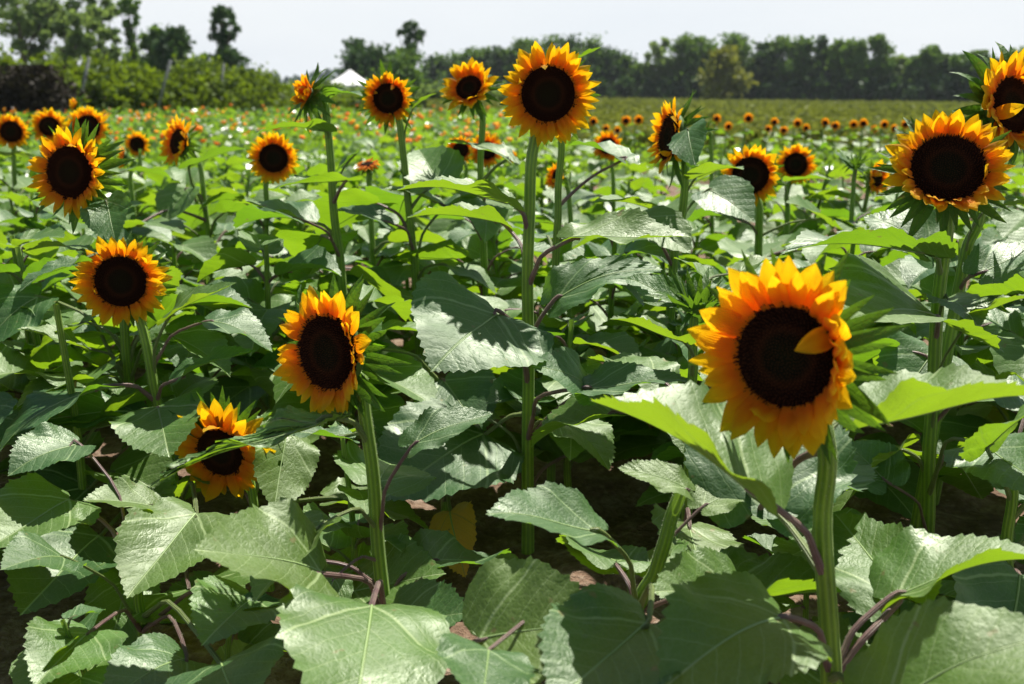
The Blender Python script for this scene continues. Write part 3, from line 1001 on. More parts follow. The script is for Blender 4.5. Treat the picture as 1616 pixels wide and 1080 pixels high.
def tree(name, label, px, top, wpx, Y, mat, style='round', cat="tree", group=None, seed=0, n=2600, leaf=0.32, base=0.12, lean=0.0, tpx=None):
    rng = random.Random(seed * 7 + 3); rg = np.random.default_rng(seed + 11)
    tp = at(px, top, Y); x0 = at(tpx if tpx is not None else px - lean * 10, 148, Y)[0]
    z0 = float(gz(x0, Y)); Ht = tp[2] - z0; Wd = wpx / FPX * Y
    root = empty(name, (x0, Y, z0)); tag(root, label, cat, group)
    org = np.array((x0, Y, z0))
    cx = tp[0] - x0
    blobs = []
    if style == 'round':
        for i in range(30):
            h = rng.uniform(base + .08, .95); ww = math.sin(math.pi * min(1, max(0.12, (h - base) / (1 - base) * .85 + .12))) ** .6
            a = rng.random() * 6.28; rr = rng.uniform(.1, .85) * Wd * .5 * ww
            blobs.append((cx * h + math.cos(a) * rr, math.sin(a) * rr, h * Ht, Wd * rng.uniform(.09, .20) * (.7 + .3 * ww)))
        blobs.append((cx, 0, Ht - Wd * .17, Wd * .19)); blobs.append((cx * .5, 0, Ht * (.5 + base * .3), Wd * .34))
    elif style == 'open':
        for i in range(26):
            h = rng.uniform(.34, .97); a = rng.random() * 6.28; rr = rng.uniform(.15, 1) * Wd * .6 * (0.45 + .55 * h)
            blobs.append((cx * h + math.cos(a) * rr, math.sin(a) * rr, h * Ht, Wd * rng.uniform(.06, .115)))
    elif style == 'cone':
        for i in range(18):
            h = .08 + .9 * i / 17; a = rng.random() * 6.28; rr = Wd * .22 * (1 - h)
            blobs.append((cx * h + math.cos(a) * rr, math.sin(a) * rr, h * Ht, Wd * (.12 + .28 * (1 - h))))
    elif style == 'snag':     # vine-clad column with a tuft on top
        for i in range(14):
            h = .05 + .62 * i / 13; blobs.append((cx * h + rng.uniform(-.06, .06) * Wd, rng.uniform(-.06, .06) * Wd, h * Ht, Wd * rng.uniform(.10, .17)))
        for i in range(22):
            a = rng.random() * 6.28; rr = Wd * .42 * rng.random(); blobs.append((cx + math.cos(a) * rr, math.sin(a) * rr, Ht * rng.uniform(.64, .96), Wd * rng.uniform(.08, .14)))
        blobs.append((cx, 0, Ht * .97, Wd * .08))
    elif style == 'bushy':
        for i in range(12):
            a = rng.random() * 6.28; rr = rng.uniform(.1, .8) * Wd * .5; h = rng.uniform(.2, .75)
            blobs.append((math.cos(a) * rr, math.sin(a) * rr * .7, h * Ht, Wd * rng.uniform(.12, .22)))
        blobs.append((cx, 0, Ht * .8, Ht * .2))
    wts = np.array([b[3] ** 2 for b in blobs]); wts /= wts.sum()
    pick = rg.choice(len(blobs), n, p=wts)
    B = np.array(blobs)[pick]
    d = rg.normal(size=(n, 3)); d /= np.linalg.norm(d, axis=1)[:, None]
    rad = (rg.random(n) ** (1 / 2.4 if style != 'open' else 1 / 1.8))[:, None] * B[:, 3:4] * np.exp(rg.normal(0, .30, (n, 1)))
    P = B[:, :3] + d * rad * np.array((1, 1, .85))
    P[:, 2] = np.clip(P[:, 2], 0.1, Ht * 1.02)
    mb = MB(); V, q, uv = quads_cloud(rg, P, leaf, .9, 1.3); mb.add(V, q, uv=uv)
    mb.build("crown", mat, root)
    mb = MB(); tr = max(.08, Ht * .022)
    cvx = catmull([(0, 0, -.1), (cx * .1, 0, Ht * .3), (cx * .5, 0, Ht * .6), (cx * .9, 0, Ht * .86)], 12)
    add_tube(mb, cvx, [tr * 1.3, tr, tr * .7, tr * .25], 7)
    for b in rng.sample(blobs, min(len(blobs), 8)):
        k = rng.randint(2, 6); S = cvx[k]
        if b[2] < S[2]: continue
        E = np.array(b[:3]); M = (S + E) / 2 + np.array((0, 0, -.05 * Ht))
        add_tube(mb, catmull([S, M, E], 7), [tr * .5, tr * .3, tr * .1], 5)
    mb.build("trunk", M_BARK, root)
    return root


_on = "first second third fourth fifth sixth seventh eighth ninth tenth eleventh twelfth thirteenth fourteenth fifteenth sixteenth seventeenth eighteenth nineteenth".split()
ORD = _on + ["twentieth"] + ["twenty-" + a for a in _on[:9]] + ["thirtieth"] + ["thirty-" + a for a in _on[:9]]
GT = "trees of the far treeline"
GL = "tall open trees behind the hedge"
tree("tree", "tall open tree with bare lower trunk at the photo's left edge", 18, -50, 135, 70, F_LIGHT, 'open', group=GL, seed=1, n=2900, leaf=.26, tpx=45)
tree("tree", "tall forked airy tree second from the left behind the hedge", 75, -60, 160, 72, F_LIGHT, 'open', group=GL, seed=2, n=3600, leaf=.26, tpx=66)
tree("tree", "open tree with drooping clumps above the middle of the hedge", 128, -6, 120, 68, F_LIGHT, 'open', group=GL, seed=3, n=2800, leaf=.26, tpx=115)
tree("tree", "slim open tree with thin trunk left of the leaning bare tree", 158, -22, 90, 74, F_LIGHT, 'open', group=GL, seed=4, n=2400, leaf=.26, tpx=166)
tree("tree", "thin leaning tree with a small crown on a long bare trunk", 200, -12, 52, 66, F_MID, 'snag', group=GL, seed=5, n=1000, leaf=.24, tpx=217)
tree("tree", "pale round topped tree beside the dark round tree", 243, 40, 55, 72, F_MID, 'round', group=GL, seed=6, n=1800, leaf=.26)
tree("tree", "dark dense round tree above the hedge", 272, 42, 78, 66, F_DARK, 'round', group=GL, seed=7, n=3800, leaf=.26, base=.02)
tree("shrub", "low pale bush between the dark round tree and the vine clad tree", 315, 84, 60, 68, F_MID, 'round', cat="shrub", seed=8, n=1200, leaf=.26)
tree("tree", "vine clad tree shaped like a tall column with a tufted top", 349, 8, 58, 64, F_DARK, 'snag', group=GL, seed=9, n=2600, leaf=.22)
tree("shrub", "dark bushy growth round the foot of the vine clad tree", 358, 76, 92, 63, F_DARK, 'round', cat="shrub", seed=10, n=3000, leaf=.24, base=0)
tree("tree", "low dark tree peeping through behind the hedge at far left", 205, 78, 60, 75, F_DARK, 'round', seed=50, n=1200, leaf=.26, base=0)
tree("shrub", "dark bushy growth under the tall open trees at left", 90, 75, 90, 76, F_DARK, 'bushy', cat="shrub", seed=51, n=1300, leaf=.3)
# centre group
tree("tree", "small spiky dark tree left end of the clump behind the tent", 562, 62, 56, 92, F_DARK, 'round', seed=12, n=2400, leaf=.28, base=0)
tree("tree", "dark ivy covered tree in the middle of the clump behind the tent", 594, 68, 112, 90, F_DARK, 'round', seed=13, n=5200, leaf=.28, base=0)
tree("tree", "dark tree with a yellow green top at the right of the clump behind the tent", 634, 76, 86, 88, F_MID, 'round', seed=14, n=4200, leaf=.28, base=0)
tree("tree", "tall leaning tuft topped tree rising above the clump behind the tent", 646, 34, 56, 91, F_DARK, 'snag', seed=15, n=1700, leaf=.28, tpx=634)
line = [(690, 96, 50, 'round', F_DARK), (722, 82, 60, 'round', F_MID), (752, 72, 62, 'round', F_MID), (792, 80, 62, 'round', F_DARK), (820, 62, 60, 'round', F_MID),
        (858, 54, 76, 'round', F_MID), (900, 60, 66, 'round', F_DARK), (934, 54, 66, 'round', F_MID), (962, 66, 62, 'round', F_DARK), (988, 90, 40, 'round', F_MID),
        (1012, 100, 50, 'round', F_MID), (1046, 66, 56, 'open', F_LIGHT), (1085, 56, 64, 'round', F_MID), (1060, 90, 64, 'round', F_LIGHT), (1120, 70, 60, 'round', F_MID),
        (1168, 56, 74, 'round', F_MID), (1205, 66, 58, 'round', F_DARK), (1236, 62, 62, 'round', F_MID), (1268, 58, 66, 'round', F_MID), (1298, 54, 46, 'cone', F_DARK),
        (1326, 66, 58, 'round', F_MID), (1352, 60, 64, 'round', F_MID), (1388, 62, 54, 'round', F_MID), (1418, 88, 52, 'round', F_LIGHT), (1446, 88, 50, 'round', F_MID),
        (1466, 78, 52, 'round', F_MID), (1494, 88, 48, 'cone', F_DARK), (1520, 84, 58, 'round', F_MID), (1548, 86, 52, 'round', F_MID), (1574, 92, 48, 'round', F_DARK), (1612, 70, 60, 'round', F_LIGHT),
        (1650, 78, 60, 'round', F_MID), (1690, 80, 66, 'round', F_MID)]
for i, (px, tp_, wd, st, mt) in enumerate(line):
    tp_ += ((i * 37) % 11 - 5) * 1.1
    Yd = 150 - 30 * (px - 690) / 926
    nm = {'cone': 'dark pointed conifer in the far treeline', 'open': 'thin open tree at the gap in the far treeline', 'round': 'broad leafy tree in the far treeline'}[st]
    nm = nm.replace(' in the far', ', ' + ORD[sum(q_[0] < px for q_ in line)] + ' from the left in the far').replace(' at the gap in the far', ', ' + ORD[sum(q_[0] < px for q_ in line)] + ' from the left, at the gap in the far')
    tree("tree", nm, px, tp_, wd * (1.3 if st == 'round' else 1.2), Yd, mt, st, group=GT, seed=20 + i, n=4200 if st != 'open' else 2200, leaf=.40, base=0.0)
tree("tree", "yellow green tree standing out in front of the dark treeline", 1142, 76, 92, 118, F_YEL, 'round', group=GT, seed=77, n=2800, leaf=.42, base=.05)
for i in range(26):
    px = 670 + i * 39
    tree("shrub", "dark undergrowth bush at the foot of the far treeline, " + ORD[i] + " from the left", px, 118 + (i * 7 % 11), 62, 146 - 30 * i / 26, F_DARK, 'bushy', cat="shrub", group="undergrowth along the far treeline", seed=120 + i, n=900, leaf=.5)

# far woods on the horizon (one mass)
P = []
for i in range(90):
    px = RG.uniform(-60, 1700); tp_ = 106 + 9 * math.sin(px * .031) + RG.uniform(-3, 6)
    Yd = RG.uniform(320, 420); c = at(px, tp_, Yd); r_ = 9
    m_ = 160; d = RG.normal(size=(m_, 3)); d /= np.linalg.norm(d, axis=1)[:, None]
    P.append(np.array((c[0], Yd, c[2] - r_)) + d * np.array((r_ * 1.5, r_, r_ * .95)) * RG.uniform(.7, 1, (m_, 1)))
P = np.vstack(P); P = P[P[:, 2] > -2]
lowp = P.copy(); lowp[:, 2] = RG.uniform(-3, 4, len(P))
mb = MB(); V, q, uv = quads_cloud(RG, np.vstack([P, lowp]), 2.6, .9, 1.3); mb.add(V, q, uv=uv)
tag(mb.build("distant_woods", F_HAZED), kind='stuff', label="haze tinted blue green woods low on the horizon")

# hedge row
def hedge(name, label, pts, hh, width, mat, n, leaf, cat="hedge", seed=3):
    rg = np.random.default_rng(seed)
    A = np.array(pts, float)
    u = rg.random(n) * (len(A) - 1); k = np.minimum(u.astype(int), len(A) - 2); f = (u - k)[:, None]
    P = A[k] * (1 - f) + A[k + 1] * f
    T = A[k + 1] - A[k]; T /= np.linalg.norm(T, axis=1)[:, None]; Nn = np.stack([-T[:, 1], T[:, 0]], 1)
    lump = 0.86 + 0.05 * np.sin(u * 17) + 0.05 * np.sin(u * 41 + 1) + 0.03 * np.sin(u * 83)
    lump = lump * (1 + .10 * rg.normal(size=n))
    h = hh * lump * rg.random(n) ** .55
    wv = width * (rg.random(n) - .5) * (1.15 - .5 * (h / hh) ** 2) * (0.85 + .2 * np.sin(u * 31 + 5 * h) + .15 * np.sin(u * 53 - 4 * h))
    C = np.stack([P[:, 0] + Nn[:, 0] * wv, P[:, 1] + Nn[:, 1] * wv, h], 1)
    taper = 1 - .45 * np.clip((u / (len(A) - 1) - .72) / .28, 0, 1)
    C[:, 2] *= taper * (.9 + .16 * np.sin(C[:, 0] * 1.7 + 2 * np.sin(C[:, 1] * .9)) * (C[:, 2] / hh) ** 2)
    C[:, 2] = hh * (C[:, 2] / hh) ; w2 = np.clip((C[:, 2] / (hh * .9)) , 0, 1.3)
    C[:, 0] += (rg.normal(size=n) * .12); C[:, 1] += rg.normal(size=n) * .12
    sh = rg.random(n) < .03; C[sh, 2] += rg.random(sh.sum()) * hh * .16
    V, q, uv = quads_cloud(rg, C, leaf, .8, 1.35)
    mb = MB(); mb.add(V, q, uv=uv)
    root = tag(empty(name, (0, 0, 0)), label, cat)
    mb.build("foliage", mat, root)
    mb = MB()
    for j in range(24):
        t = (j + .5) / 24 * (len(A) - 1); k = min(int(t), len(A) - 2); p = A[k] * (1 - (t - k)) + A[k + 1] * (t - k)
        add_tube(mb, [(p[0], p[1], 0), (p[0] + .05, p[1], hh * .35), (p[0] - .05, p[1], hh * .7)], [.05, .04, .02], 6)
    mb.build("woody_stems", M_BARK, root)
    return root


def gp(px, Y):
    p = at(px, 148, Y); return (p[0], Y)


hedge("hedge", "long green hedge of trellised vines behind the flower field", [gp(-90, 29), gp(120, 31), gp(300, 36), gp(400, 41), gp(475, 47)], 1.9, 2.2, F_HEDGE, 46000, .14, seed=3)
tree("shrub", "very dark brownish bush in front of the hedge at far left", 52, 108, 150, 27.5, F_PURP, 'round', cat="shrub", seed=60, n=12000, leaf=.11, base=0.0)
hedge("hedge", "grey green scrub hedge beyond the tent", [gp(440, 62), gp(600, 66), gp(760, 70), gp(860, 76)], 1.55, 2.5, F_LIGHT, 9000, .26, seed=4)
hedge("hedge", "low dark scrub row in front of the distant tent", [gp(445, 46), gp(520, 50), gp(640, 56)], 0.95, 1.8, F_HEDGE, 6000, .2, seed=5)
M_POST = plain("grey_post", (0.22, 0.23, 0.22), 0.8)
for i, (px, Y, ln) in enumerate([(8, 28.2, -.75), (138, 30.3, .6), (262, 33.2, .7), (352, 36.8, .4)]):
    p = at(px, 148, Y)
    mb = MB(); add_tube(mb, [(0, 0, -.02), (ln * .5, 0, 1.0), (ln, 0, 1.95)], [.045, .045, .04], 8, cap=True)
    o = mb.build("trellis_post", M_POST); o.location = (p[0] - ln / 2, Y - .35, 0)
    tag(o, ["grey trellis post beside the dark brown bush", "leaning grey post against the left part of the hedge", "slanting grey post in the middle of the hedge", "thin grey post near the right end of the hedge"][i], "post", "trellis posts along the hedge")

# white marquee
M_CANVAS = plain("white_canvas", (0.85, 0.85, 0.84), 0.6, 2, .03)
Yt = 84
tp_ = at(552, 110, Yt); el_ = at(552, 135, Yt)[2]; hwid = 41 / FPX * Yt
root = tag(empty("marquee_tent", (tp_[0], Yt, 0)), "white peaked marquee tent far away beside the dark tree clump", "tent")
mb = MB(); rows = []
ns = 32
for i, t in enumerate(np.linspace(0, 1, 8)):
    for k in range(ns):
        a = 2 * math.pi * k / ns; sq = 1 / max(abs(math.cos(a)), abs(math.sin(a)))
        rr = hwid * (0.02 + .98 * t) * (1 + (sq - 1) * .8)
        rows.append((math.cos(a) * rr, math.sin(a) * rr, el_ + (tp_[2] - el_) * ((1 - t) ** 1.5)))
for k in range(ns):
    rows.append((rows[-ns][0], rows[-ns][1], el_ - .28))
q = [(i * ns + k, i * ns + (k + 1) % ns, (i + 1) * ns + (k + 1) % ns, (i + 1) * ns + k) for i in range(8) for k in range(ns)]
mb.add(rows, quads=q); mb.build("canopy", M_CANVAS, root)
for sx in (-1, 1):
    for sy in (-1, 1):
        mb = MB(); add_tube(mb, [(sx * hwid * .95, sy * hwid * .95, 0), (sx * hwid * .95, sy * hwid * .95, el_)], [.05, .05], 8)
        mb.build("pole", M_POST, root)

# ------------------------------------------------------------------ the hazy summer air
M_HAZE, nt_ = new_mat("haze_air")
v_ = nt_.nodes.new("ShaderNodeVolumePrincipled")
v_.inputs['Color'].default_value = (0.86, 0.92, 1.0, 1)
v_.inputs['Density'].default_value = 0.00022
v_.inputs['Anisotropy'].default_value = 0.2
o_ = nt_.nodes.new("ShaderNodeOutputMaterial"); nt_.links.new(v_.outputs[0], o_.inputs['Volume'])
mb = MB()
mb.add([(-1700, -60, -12), (1700, -60, -12), (1700, 1900, -12), (-1700, 1900, -12), (-1700, -60, 32), (1700, -60, 32), (1700, 1900, 32), (-1700, 1900, 32)],
       quads=[(0, 3, 2, 1), (4, 5, 6, 7), (0, 1, 5, 4), (1, 2, 6, 5), (2, 3, 7, 6), (3, 0, 4, 7)])
tag(mb.build("haze", M_HAZE, smooth=False), kind='stuff', label="thin pale summer haze over the far field")
# ------------------------------------------------------------------ the sunflowers one by one
P_, G_ = M_PETP, M_PET
# near right bloom
plant("largest sunflower bloom, closest to the camera, with one petal curled over its dark centre", 1.05,
      [(1300, 700), (1304, 820), (1308, 1000), (1310, 1078)], 0.0108,
      dict(c=(1243, 562), n=(-.60, -.79, .08), D=.226, disc=.52, npet=40, cup=.30, curl=.10, lw=.34, bract=.62, side=(-.15, .75)),
      [(930, 1192, 780, 1.02, 930, 632, 1.12, 1.0, -20, .6, .3, dict(pm=P_)),
       (690, 1372, 668, 1.10, 1650, 625, 1.05, .90, -18, .6, .25, dict(pm=G_)),
       (1078, 1415, 938, 1.10, 1660, 885, 1.08, .85, -18, .6, .5, dict(pm=P_)),
       (1060, 1420, 942, 1.12, 1318, 812, 1.32, .6, 20, .35, .3, dict(pm=P_)),
       (1060, 1235, 975, .97, 1040, 1095, .86, .78, 12, .25, .8, dict(pm=P_)),
       (1075, 1400, 1120, .86, 1680, 1000, .86, .85, 5, .25, .5, dict(pm=G_)),
       (700, 1200, 800, 1.25, 1235, 640, 1.45, .9, 0, .3, .6, dict(pm=P_)),
       (900, 1175, 770, 1.3, 1335, 730, 1.5, .8, 5, .3, .5, {})],
      seed=11, rnd=2, zmax=.2, zmin=.1, hairs=1500, prot_stem=.3, lsize=.17)
# near centre-left bloom
plant("sunflower bloom turned to the left at lower centre on a hairy straight stem", 1.38,
      [(572, 620), (585, 740), (600, 870), (608, 985)], 0.0100,
      dict(c=(520, 556), n=(-.56, -.82, .08), D=.196, disc=.57, npet=34, cup=.12, curl=0, side=(.1, .5), lw=.32, bract=.62),
      [(700, 512, 660, 1.32, 232, 772, 1.25, .20, -8, .9, .15, dict(pm=G_)),
       (860, 655, 702, 1.36, 778, 652, 1.42, .55, 10, .5, .35, dict(pm=P_)),
       (700, 545, 688, 1.45, 402, 690, 1.40, .5, -8, .4, .3, dict(pm=G_)),
       (985, 503, 905, 1.18, 306, 868, 1.08, .95, 18, .28, .45, dict(pm=P_)),
       (985, 585, 962, 1.12, 548, 1190, .88, .80, 15, .15, .65, dict(pm=P_)),
       (985, 560, 935, 1.42, 705, 905, 1.38, .95, 10, .3, .3, dict(pm=P_)),
       (985, 618, 990, 1.25, 745, 968, 1.2, .9, 15, .3, .4, {}),
       (880, 528, 915, 1.3, 500, 985, 1.25, .9, 10, .2, .5, {})],
      seed=12, rnd=4, zmax=.34, zmin=.12, hairs=1500, prot_stem=.2)
# left pair of stems
plant("sunflower bloom facing the camera at the left, above the half hidden bloom", 1.86,
      [(225, 515), (245, 620), (272, 760), (292, 890), (305, 1010)], 0.0098,
      dict(c=(192, 444), n=(.12, -.97, .10), D=.178, disc=.57, npet=42, cup=.12, curl=.06, lw=.28, bract=.6),
      [(600, 268, 502, 1.84, 374, 446, 1.86, .62, -5, .5, .3, dict(pm=G_)),
       (640, 283, 598, 1.8, 407, 553, 1.84, .55, -8, .5, .3, dict(pm=P_)),
       (700, 250, 645, 1.78, 268, 722, 1.62, .95, 12, .25, .5, dict(pm=P_)),
       (800, 308, 815, 1.55, 200, 945, 1.35, .72, 10, .45, .4, dict(pm=G_)),
       (870, 298, 925, 1.55, 335, 990, 1.4, 1.2, 8, .2, .5, dict(pm=P_)),
       (900, 200, 915, 1.55, 166, 1046, 1.44, .85, 30, .3, .4, dict(pm=P_))],
      seed=13, rnd=4, zmax=.45, zmin=.2, hairs=700, prot_stem=.25)
plant("leafy sunflower stem standing just behind the left camera facing bloom", 2.0,
      [(195, 500), (200, 600), (212, 720), (222, 850)], 0.0095, None,
      [(580, 128, 548, 1.95, 24, 520, 1.9, .6, -6, .5, .35, dict(pm=G_)),
       (600, 60, 470, 2.1, -40, 560, 2.0, .9, 10, .3, .4, dict(pm=G_)),
       (700, 215, 655, 1.85, 36, 668, 1.75, .55, 10, .35, .5, dict(pm=G_)),
       (860, 155, 850, 1.65, 32, 972, 1.4, .85, 12, .45, .35, dict(pm=G_)),
       (830, 140, 770, 1.8, -20, 820, 1.7, .9, 10, .3, .4, {})],
      seed=14, rnd=5, zmax=.42, zmin=.2, bud=(192, 470, .05), prot_stem=.35, group="leafy sunflower stems without an open bloom")
plant("drooping sunflower bloom at lower left, half hidden behind a leaf", 1.72,
      [(398, 770), (412, 860), (430, 960)], 0.0085,
      dict(c=(350, 712), n=(-.22, -.96, -.08), D=.205, disc=.47, npet=26, cup=.1, curl=.06, droop=.25, lw=.34, bract=.7),
      [(790, 450, 690, 1.75, 432, 806, 1.62, .85, 35, .15, .3, dict(pm=G_)),
       (900, 345, 930, 1.7, 250, 985, 1.6, .9, 10, .2, .4, {})],
      seed=15, rnd=4, zmax=.26, zmin=.12)
# left edge bloom
plant("sunflower bloom turned left near the left edge with a drooping leaf under it", 2.0,
      [(172, 345), (185, 420), (200, 560), (215, 700)], 0.009,
      dict(c=(113, 272), n=(-.22, -.95, .12), D=.184, disc=.58, npet=38, cup=.15, curl=.02, side=(0, .5), lw=.28, bract=.7),
      [(330, 168, 318, 1.98, 184, 384, 1.9, .75, 25, .4, .3, dict(pm=G_)),
       (430, 125, 412, 1.8, 30, 462, 1.72, .55, -10, .45, .4, dict(pm=G_)),
       (430, 130, 395, 1.95, 36, 398, 1.95, .5, -15, .4, .4, {})],
      seed=16, rnd=4, zmax=.52, zmin=.3, prot_stem=.9)
# main bloom
plant("largest upright sunflower bloom facing the camera above the middle of the field", 1.88,
      [(845, 228), (836, 330), (832, 440), (832, 600), (834, 770)], 0.0112,
      dict(c=(865, 149), n=(-.03, -.99, .02), D=.186, disc=.565, npet=48, cup=.12, curl=.05, lw=.27, bract=.5),
      [(375, 802, 318, 1.84, 622, 302, 1.80, .58, -10, .5, .35, dict(pm=P_)),
       (455, 905, 378, 1.80, 1092, 374, 1.78, .56, 4, .5, .35, dict(pm=P_)),
       (470, 790, 352, 2.0, 640, 345, 2.0, .6, -12, .5, .5, dict(pm=P_)),
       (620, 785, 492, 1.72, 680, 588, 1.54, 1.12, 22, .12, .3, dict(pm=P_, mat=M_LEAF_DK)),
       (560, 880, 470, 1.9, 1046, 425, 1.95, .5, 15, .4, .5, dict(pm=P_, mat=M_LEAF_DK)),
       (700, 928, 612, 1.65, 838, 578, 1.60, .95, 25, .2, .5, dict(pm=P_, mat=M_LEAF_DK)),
       (700, 922, 612, 1.62, 1088, 602, 1.6, .55, 2, .4, .3, dict(pm=P_)),
       (640, 760, 690, 1.9, 600, 790, 1.7, .95, 15, .2, .5, dict(mat=M_LEAF_DK))],
      seed=17, rnd=5, zmax=.30, zmin=.12, hairs=500, prot_stem=.35)
# second right bloom
plant("sunflower bloom tilted upward at the right with dark pointed bracts below", 1.66,
      [(1493, 345), (1487, 450), (1474, 600), (1465, 720), (1462, 840)], 0.0108,
      dict(c=(1495, 268), n=(-.20, -.84, .48), D=.206, disc=.60, npet=42, cup=.52, side=(-1.57, .35), curl=.05, lw=.34, bract=.62, flare=-.1),
      [(440, 1455, 398, 1.60, 1232, 402, 1.55, .58, -16, .45, .45, dict(pm=G_)),
       (430, 1472, 398, 1.75, 1362, 342, 1.85, .9, 12, .25, .4, dict(pm=P_)),
       (560, 1478, 500, 1.62, 1342, 505, 1.42, .95, 14, .25, .4, dict(pm=P_)),
       (600, 1492, 470, 1.62, 1545, 520, 1.5, .7, 0, .35, .4, {}),
       (700, 1545, 492, 1.55, 1650, 470, 1.50, .7, -14, .4, .3, dict(pm=G_)),
       (740, 1470, 560, 1.8, 1400, 660, 1.7, .9, 25, .2, .4, dict(mat=M_LEAF_DK)),
       (780, 1560, 705, 1.35, 1660, 790, 1.2, .95, 12, .25, .4, dict(mat=M_LEAF_DK)),
       (830, 1400, 760, 1.55, 1330, 700, 1.65, .9, 10, .3, .4, {})],
      seed=18, rnd=4, zmax=.38, zmin=.12, hairs=500, prot_stem=.4)
plant("sunflower bloom turned away to the right at the upper right edge", 1.78,
      [(1545, 330), (1530, 390), (1510, 470)], 0.0095,
      dict(c=(1594, 168), n=(.42, -.88, .25), D=.198, disc=.52, npet=34, cup=.40, curl=.14, lw=.36, bract=.75),
      [(420, 1560, 330, 1.75, 1660, 325, 1.7, .6, -10, .4, .4, dict(pm=G_)),
       (450, 1550, 430, 1.72, 1660, 392, 1.75, .7, 10, .3, .4, dict(pm=P_, mat=M_LEAF_DK))],
      seed=19, rnd=4, zmax=.45, zmin=.2)
# upper middle blooms
plant("sunflower bloom with short ragged petals right of the white tent", 2.6,
      [(632, 192), (640, 280), (650, 380), (656, 450)], 0.0098,
      dict(c=(613, 156), n=(.05, -.98, .08), D=.138, disc=.58, npet=40, cup=.15, side=(.6, .7), curl=.14, lw=.26, bract=.8, mat=M_PETAL2),
      [(240, 655, 168, 2.6, 690, 147, 2.6, .5, -20, .3, .2, dict(pm=G_)),
       (330, 690, 285, 2.6, 660, 236, 2.75, .9, 10, .4, .3, {}),
       (400, 610, 350, 2.45, 520, 335, 2.5, .6, 0, .4, .4, dict(pm=P_)),
       (420, 700, 330, 2.6, 800, 300, 2.6, .55, -10, .4, .4, {})], seed=21, rnd=7, zmax=.62, level=1, prot_stem=.7)
plant("cupped sunflower bloom facing up and left, just left of the largest upright bloom", 2.7,
      [(760, 178), (760, 260), (762, 360), (764, 440)], 0.0092,
      dict(c=(741, 140), n=(-.25, -.83, .48), D=.158, disc=.47, npet=38, cup=.50, side=(-.8, .35), curl=.05, lw=.30, bract=.72),
      [(300, 800, 250, 2.6, 700, 225, 2.7, .5, -10, .3, .4, {}),
       (380, 690, 320, 2.6, 600, 300, 2.6, .6, -5, .4, .4, dict(pm=P_))], seed=22, rnd=7, zmax=.62, level=1, prot_stem=.7)
plant("half opened sunflower with a spray of green bracts left of the white tent", 2.45,
      [(513, 168), (520, 250), (530, 350), (540, 445)], 0.0098,
      dict(c=(486, 149), n=(-.72, -.55, .42), D=.098, disc=.34, npet=22, cup=.75, curl=.25, lw=.34, bract=1.5, flare=-.15, mat=M_PETAL2),
      [(215, 510, 205, 2.4, 402, 212, 2.3, .55, -16, .4, .35, dict(pm=G_)),
       (172, 522, 150, 2.45, 572, 152, 2.4, .7, -10, .3, .5, dict(pm=G_)),
       (300, 560, 245, 2.5, 520, 285, 2.5, .7, -8, .3, .3, {}),
       (330, 545, 285, 2.3, 430, 300, 2.2, .6, -12, .4, .4, dict(pm=P_)),
       (400, 470, 345, 2.3, 370, 320, 2.3, .6, -10, .4, .4, dict(pm=P_))], seed=23, rnd=7, zmax=.62, level=1, prot_stem=.6)
plant("sunflower bloom seen from the side facing left with its green back showing", 2.32,
      [(1082, 238), (1080, 300), (1070, 370), (1063, 430)], 0.0095,
      dict(c=(1058, 217), n=(-.95, -.22, .12), D=.172, disc=.62, npet=30, cup=.35, curl=.05, lw=.34, bract=.8, flare=-.3),
      [(262, 1086, 205, 2.2, 1098, 262, 2.1, .7, 35, .2, .5, dict(pm=G_, mat=M_LEAF_DK)),
       (330, 1102, 278, 2.3, 1174, 268, 2.2, .75, -12, .3, .4, dict(pm=G_)),
       (400, 1120, 300, 2.4, 1190, 350, 2.3, .9, 20, .3, .4, dict(mat=M_LEAF_DK)),
       (410, 1030, 330, 2.35, 930, 322, 2.3, .6, -10, .4, .4, dict(pm=P_)),
       (420, 1010, 345, 2.2, 1090, 400, 2.1, .8, 15, .3, .4, {})], seed=24, rnd=6, zmax=.6, level=1, prot_stem=.6)
plant("left one of the two touching sunflower blooms in the right half of the field", 2.85,
      [(1197, 318), (1196, 390)], 0.0105,
      dict(c=(1184, 277), n=(-.22, -.95, .05), D=.180, disc=.60, npet=38, cup=.15, side=(0, .6), curl=.07, lw=.30),
      [(380, 1160, 345, 2.8, 1105, 318, 2.85, .7, 8, .3, .4, dict(pm=P_)),
       (370, 1300, 345, 2.8, 1240, 320, 2.75, .8, 12, .3, .4, {})], seed=25, rnd=7, zmax=.56, level=1, prot_stem=.6)
plant("right one of the two touching sunflower blooms, smaller and rounder", 3.7,
      [(1243, 305), (1242, 350)], 0.009, dict(c=(1255, 260), n=(-.03, -.98, .1), D=.158, disc=.58, npet=40, cup=.15, curl=.05, lw=.28),
      [(330, 1250, 285, 3.5, 1315, 285, 3.4, .7, -12, .3, .4, {})], seed=26, rnd=7, zmax=.5, level=1)
plant("sunflower bloom facing the camera left of centre with a solid black disc", 3.3,
      [(420, 288), (421, 340), (421, 390)], 0.009, dict(c=(432, 250), n=(.12, -.97, .05), D=.172, disc=.57, npet=40, cup=.1, curl=.05, lw=.30),
      [(350, 500, 310, 3.1, 440, 330, 3.0, .6, 0, .3, .4, {})], seed=27, rnd=8, zmax=.55, level=1, prot_stem=.6)
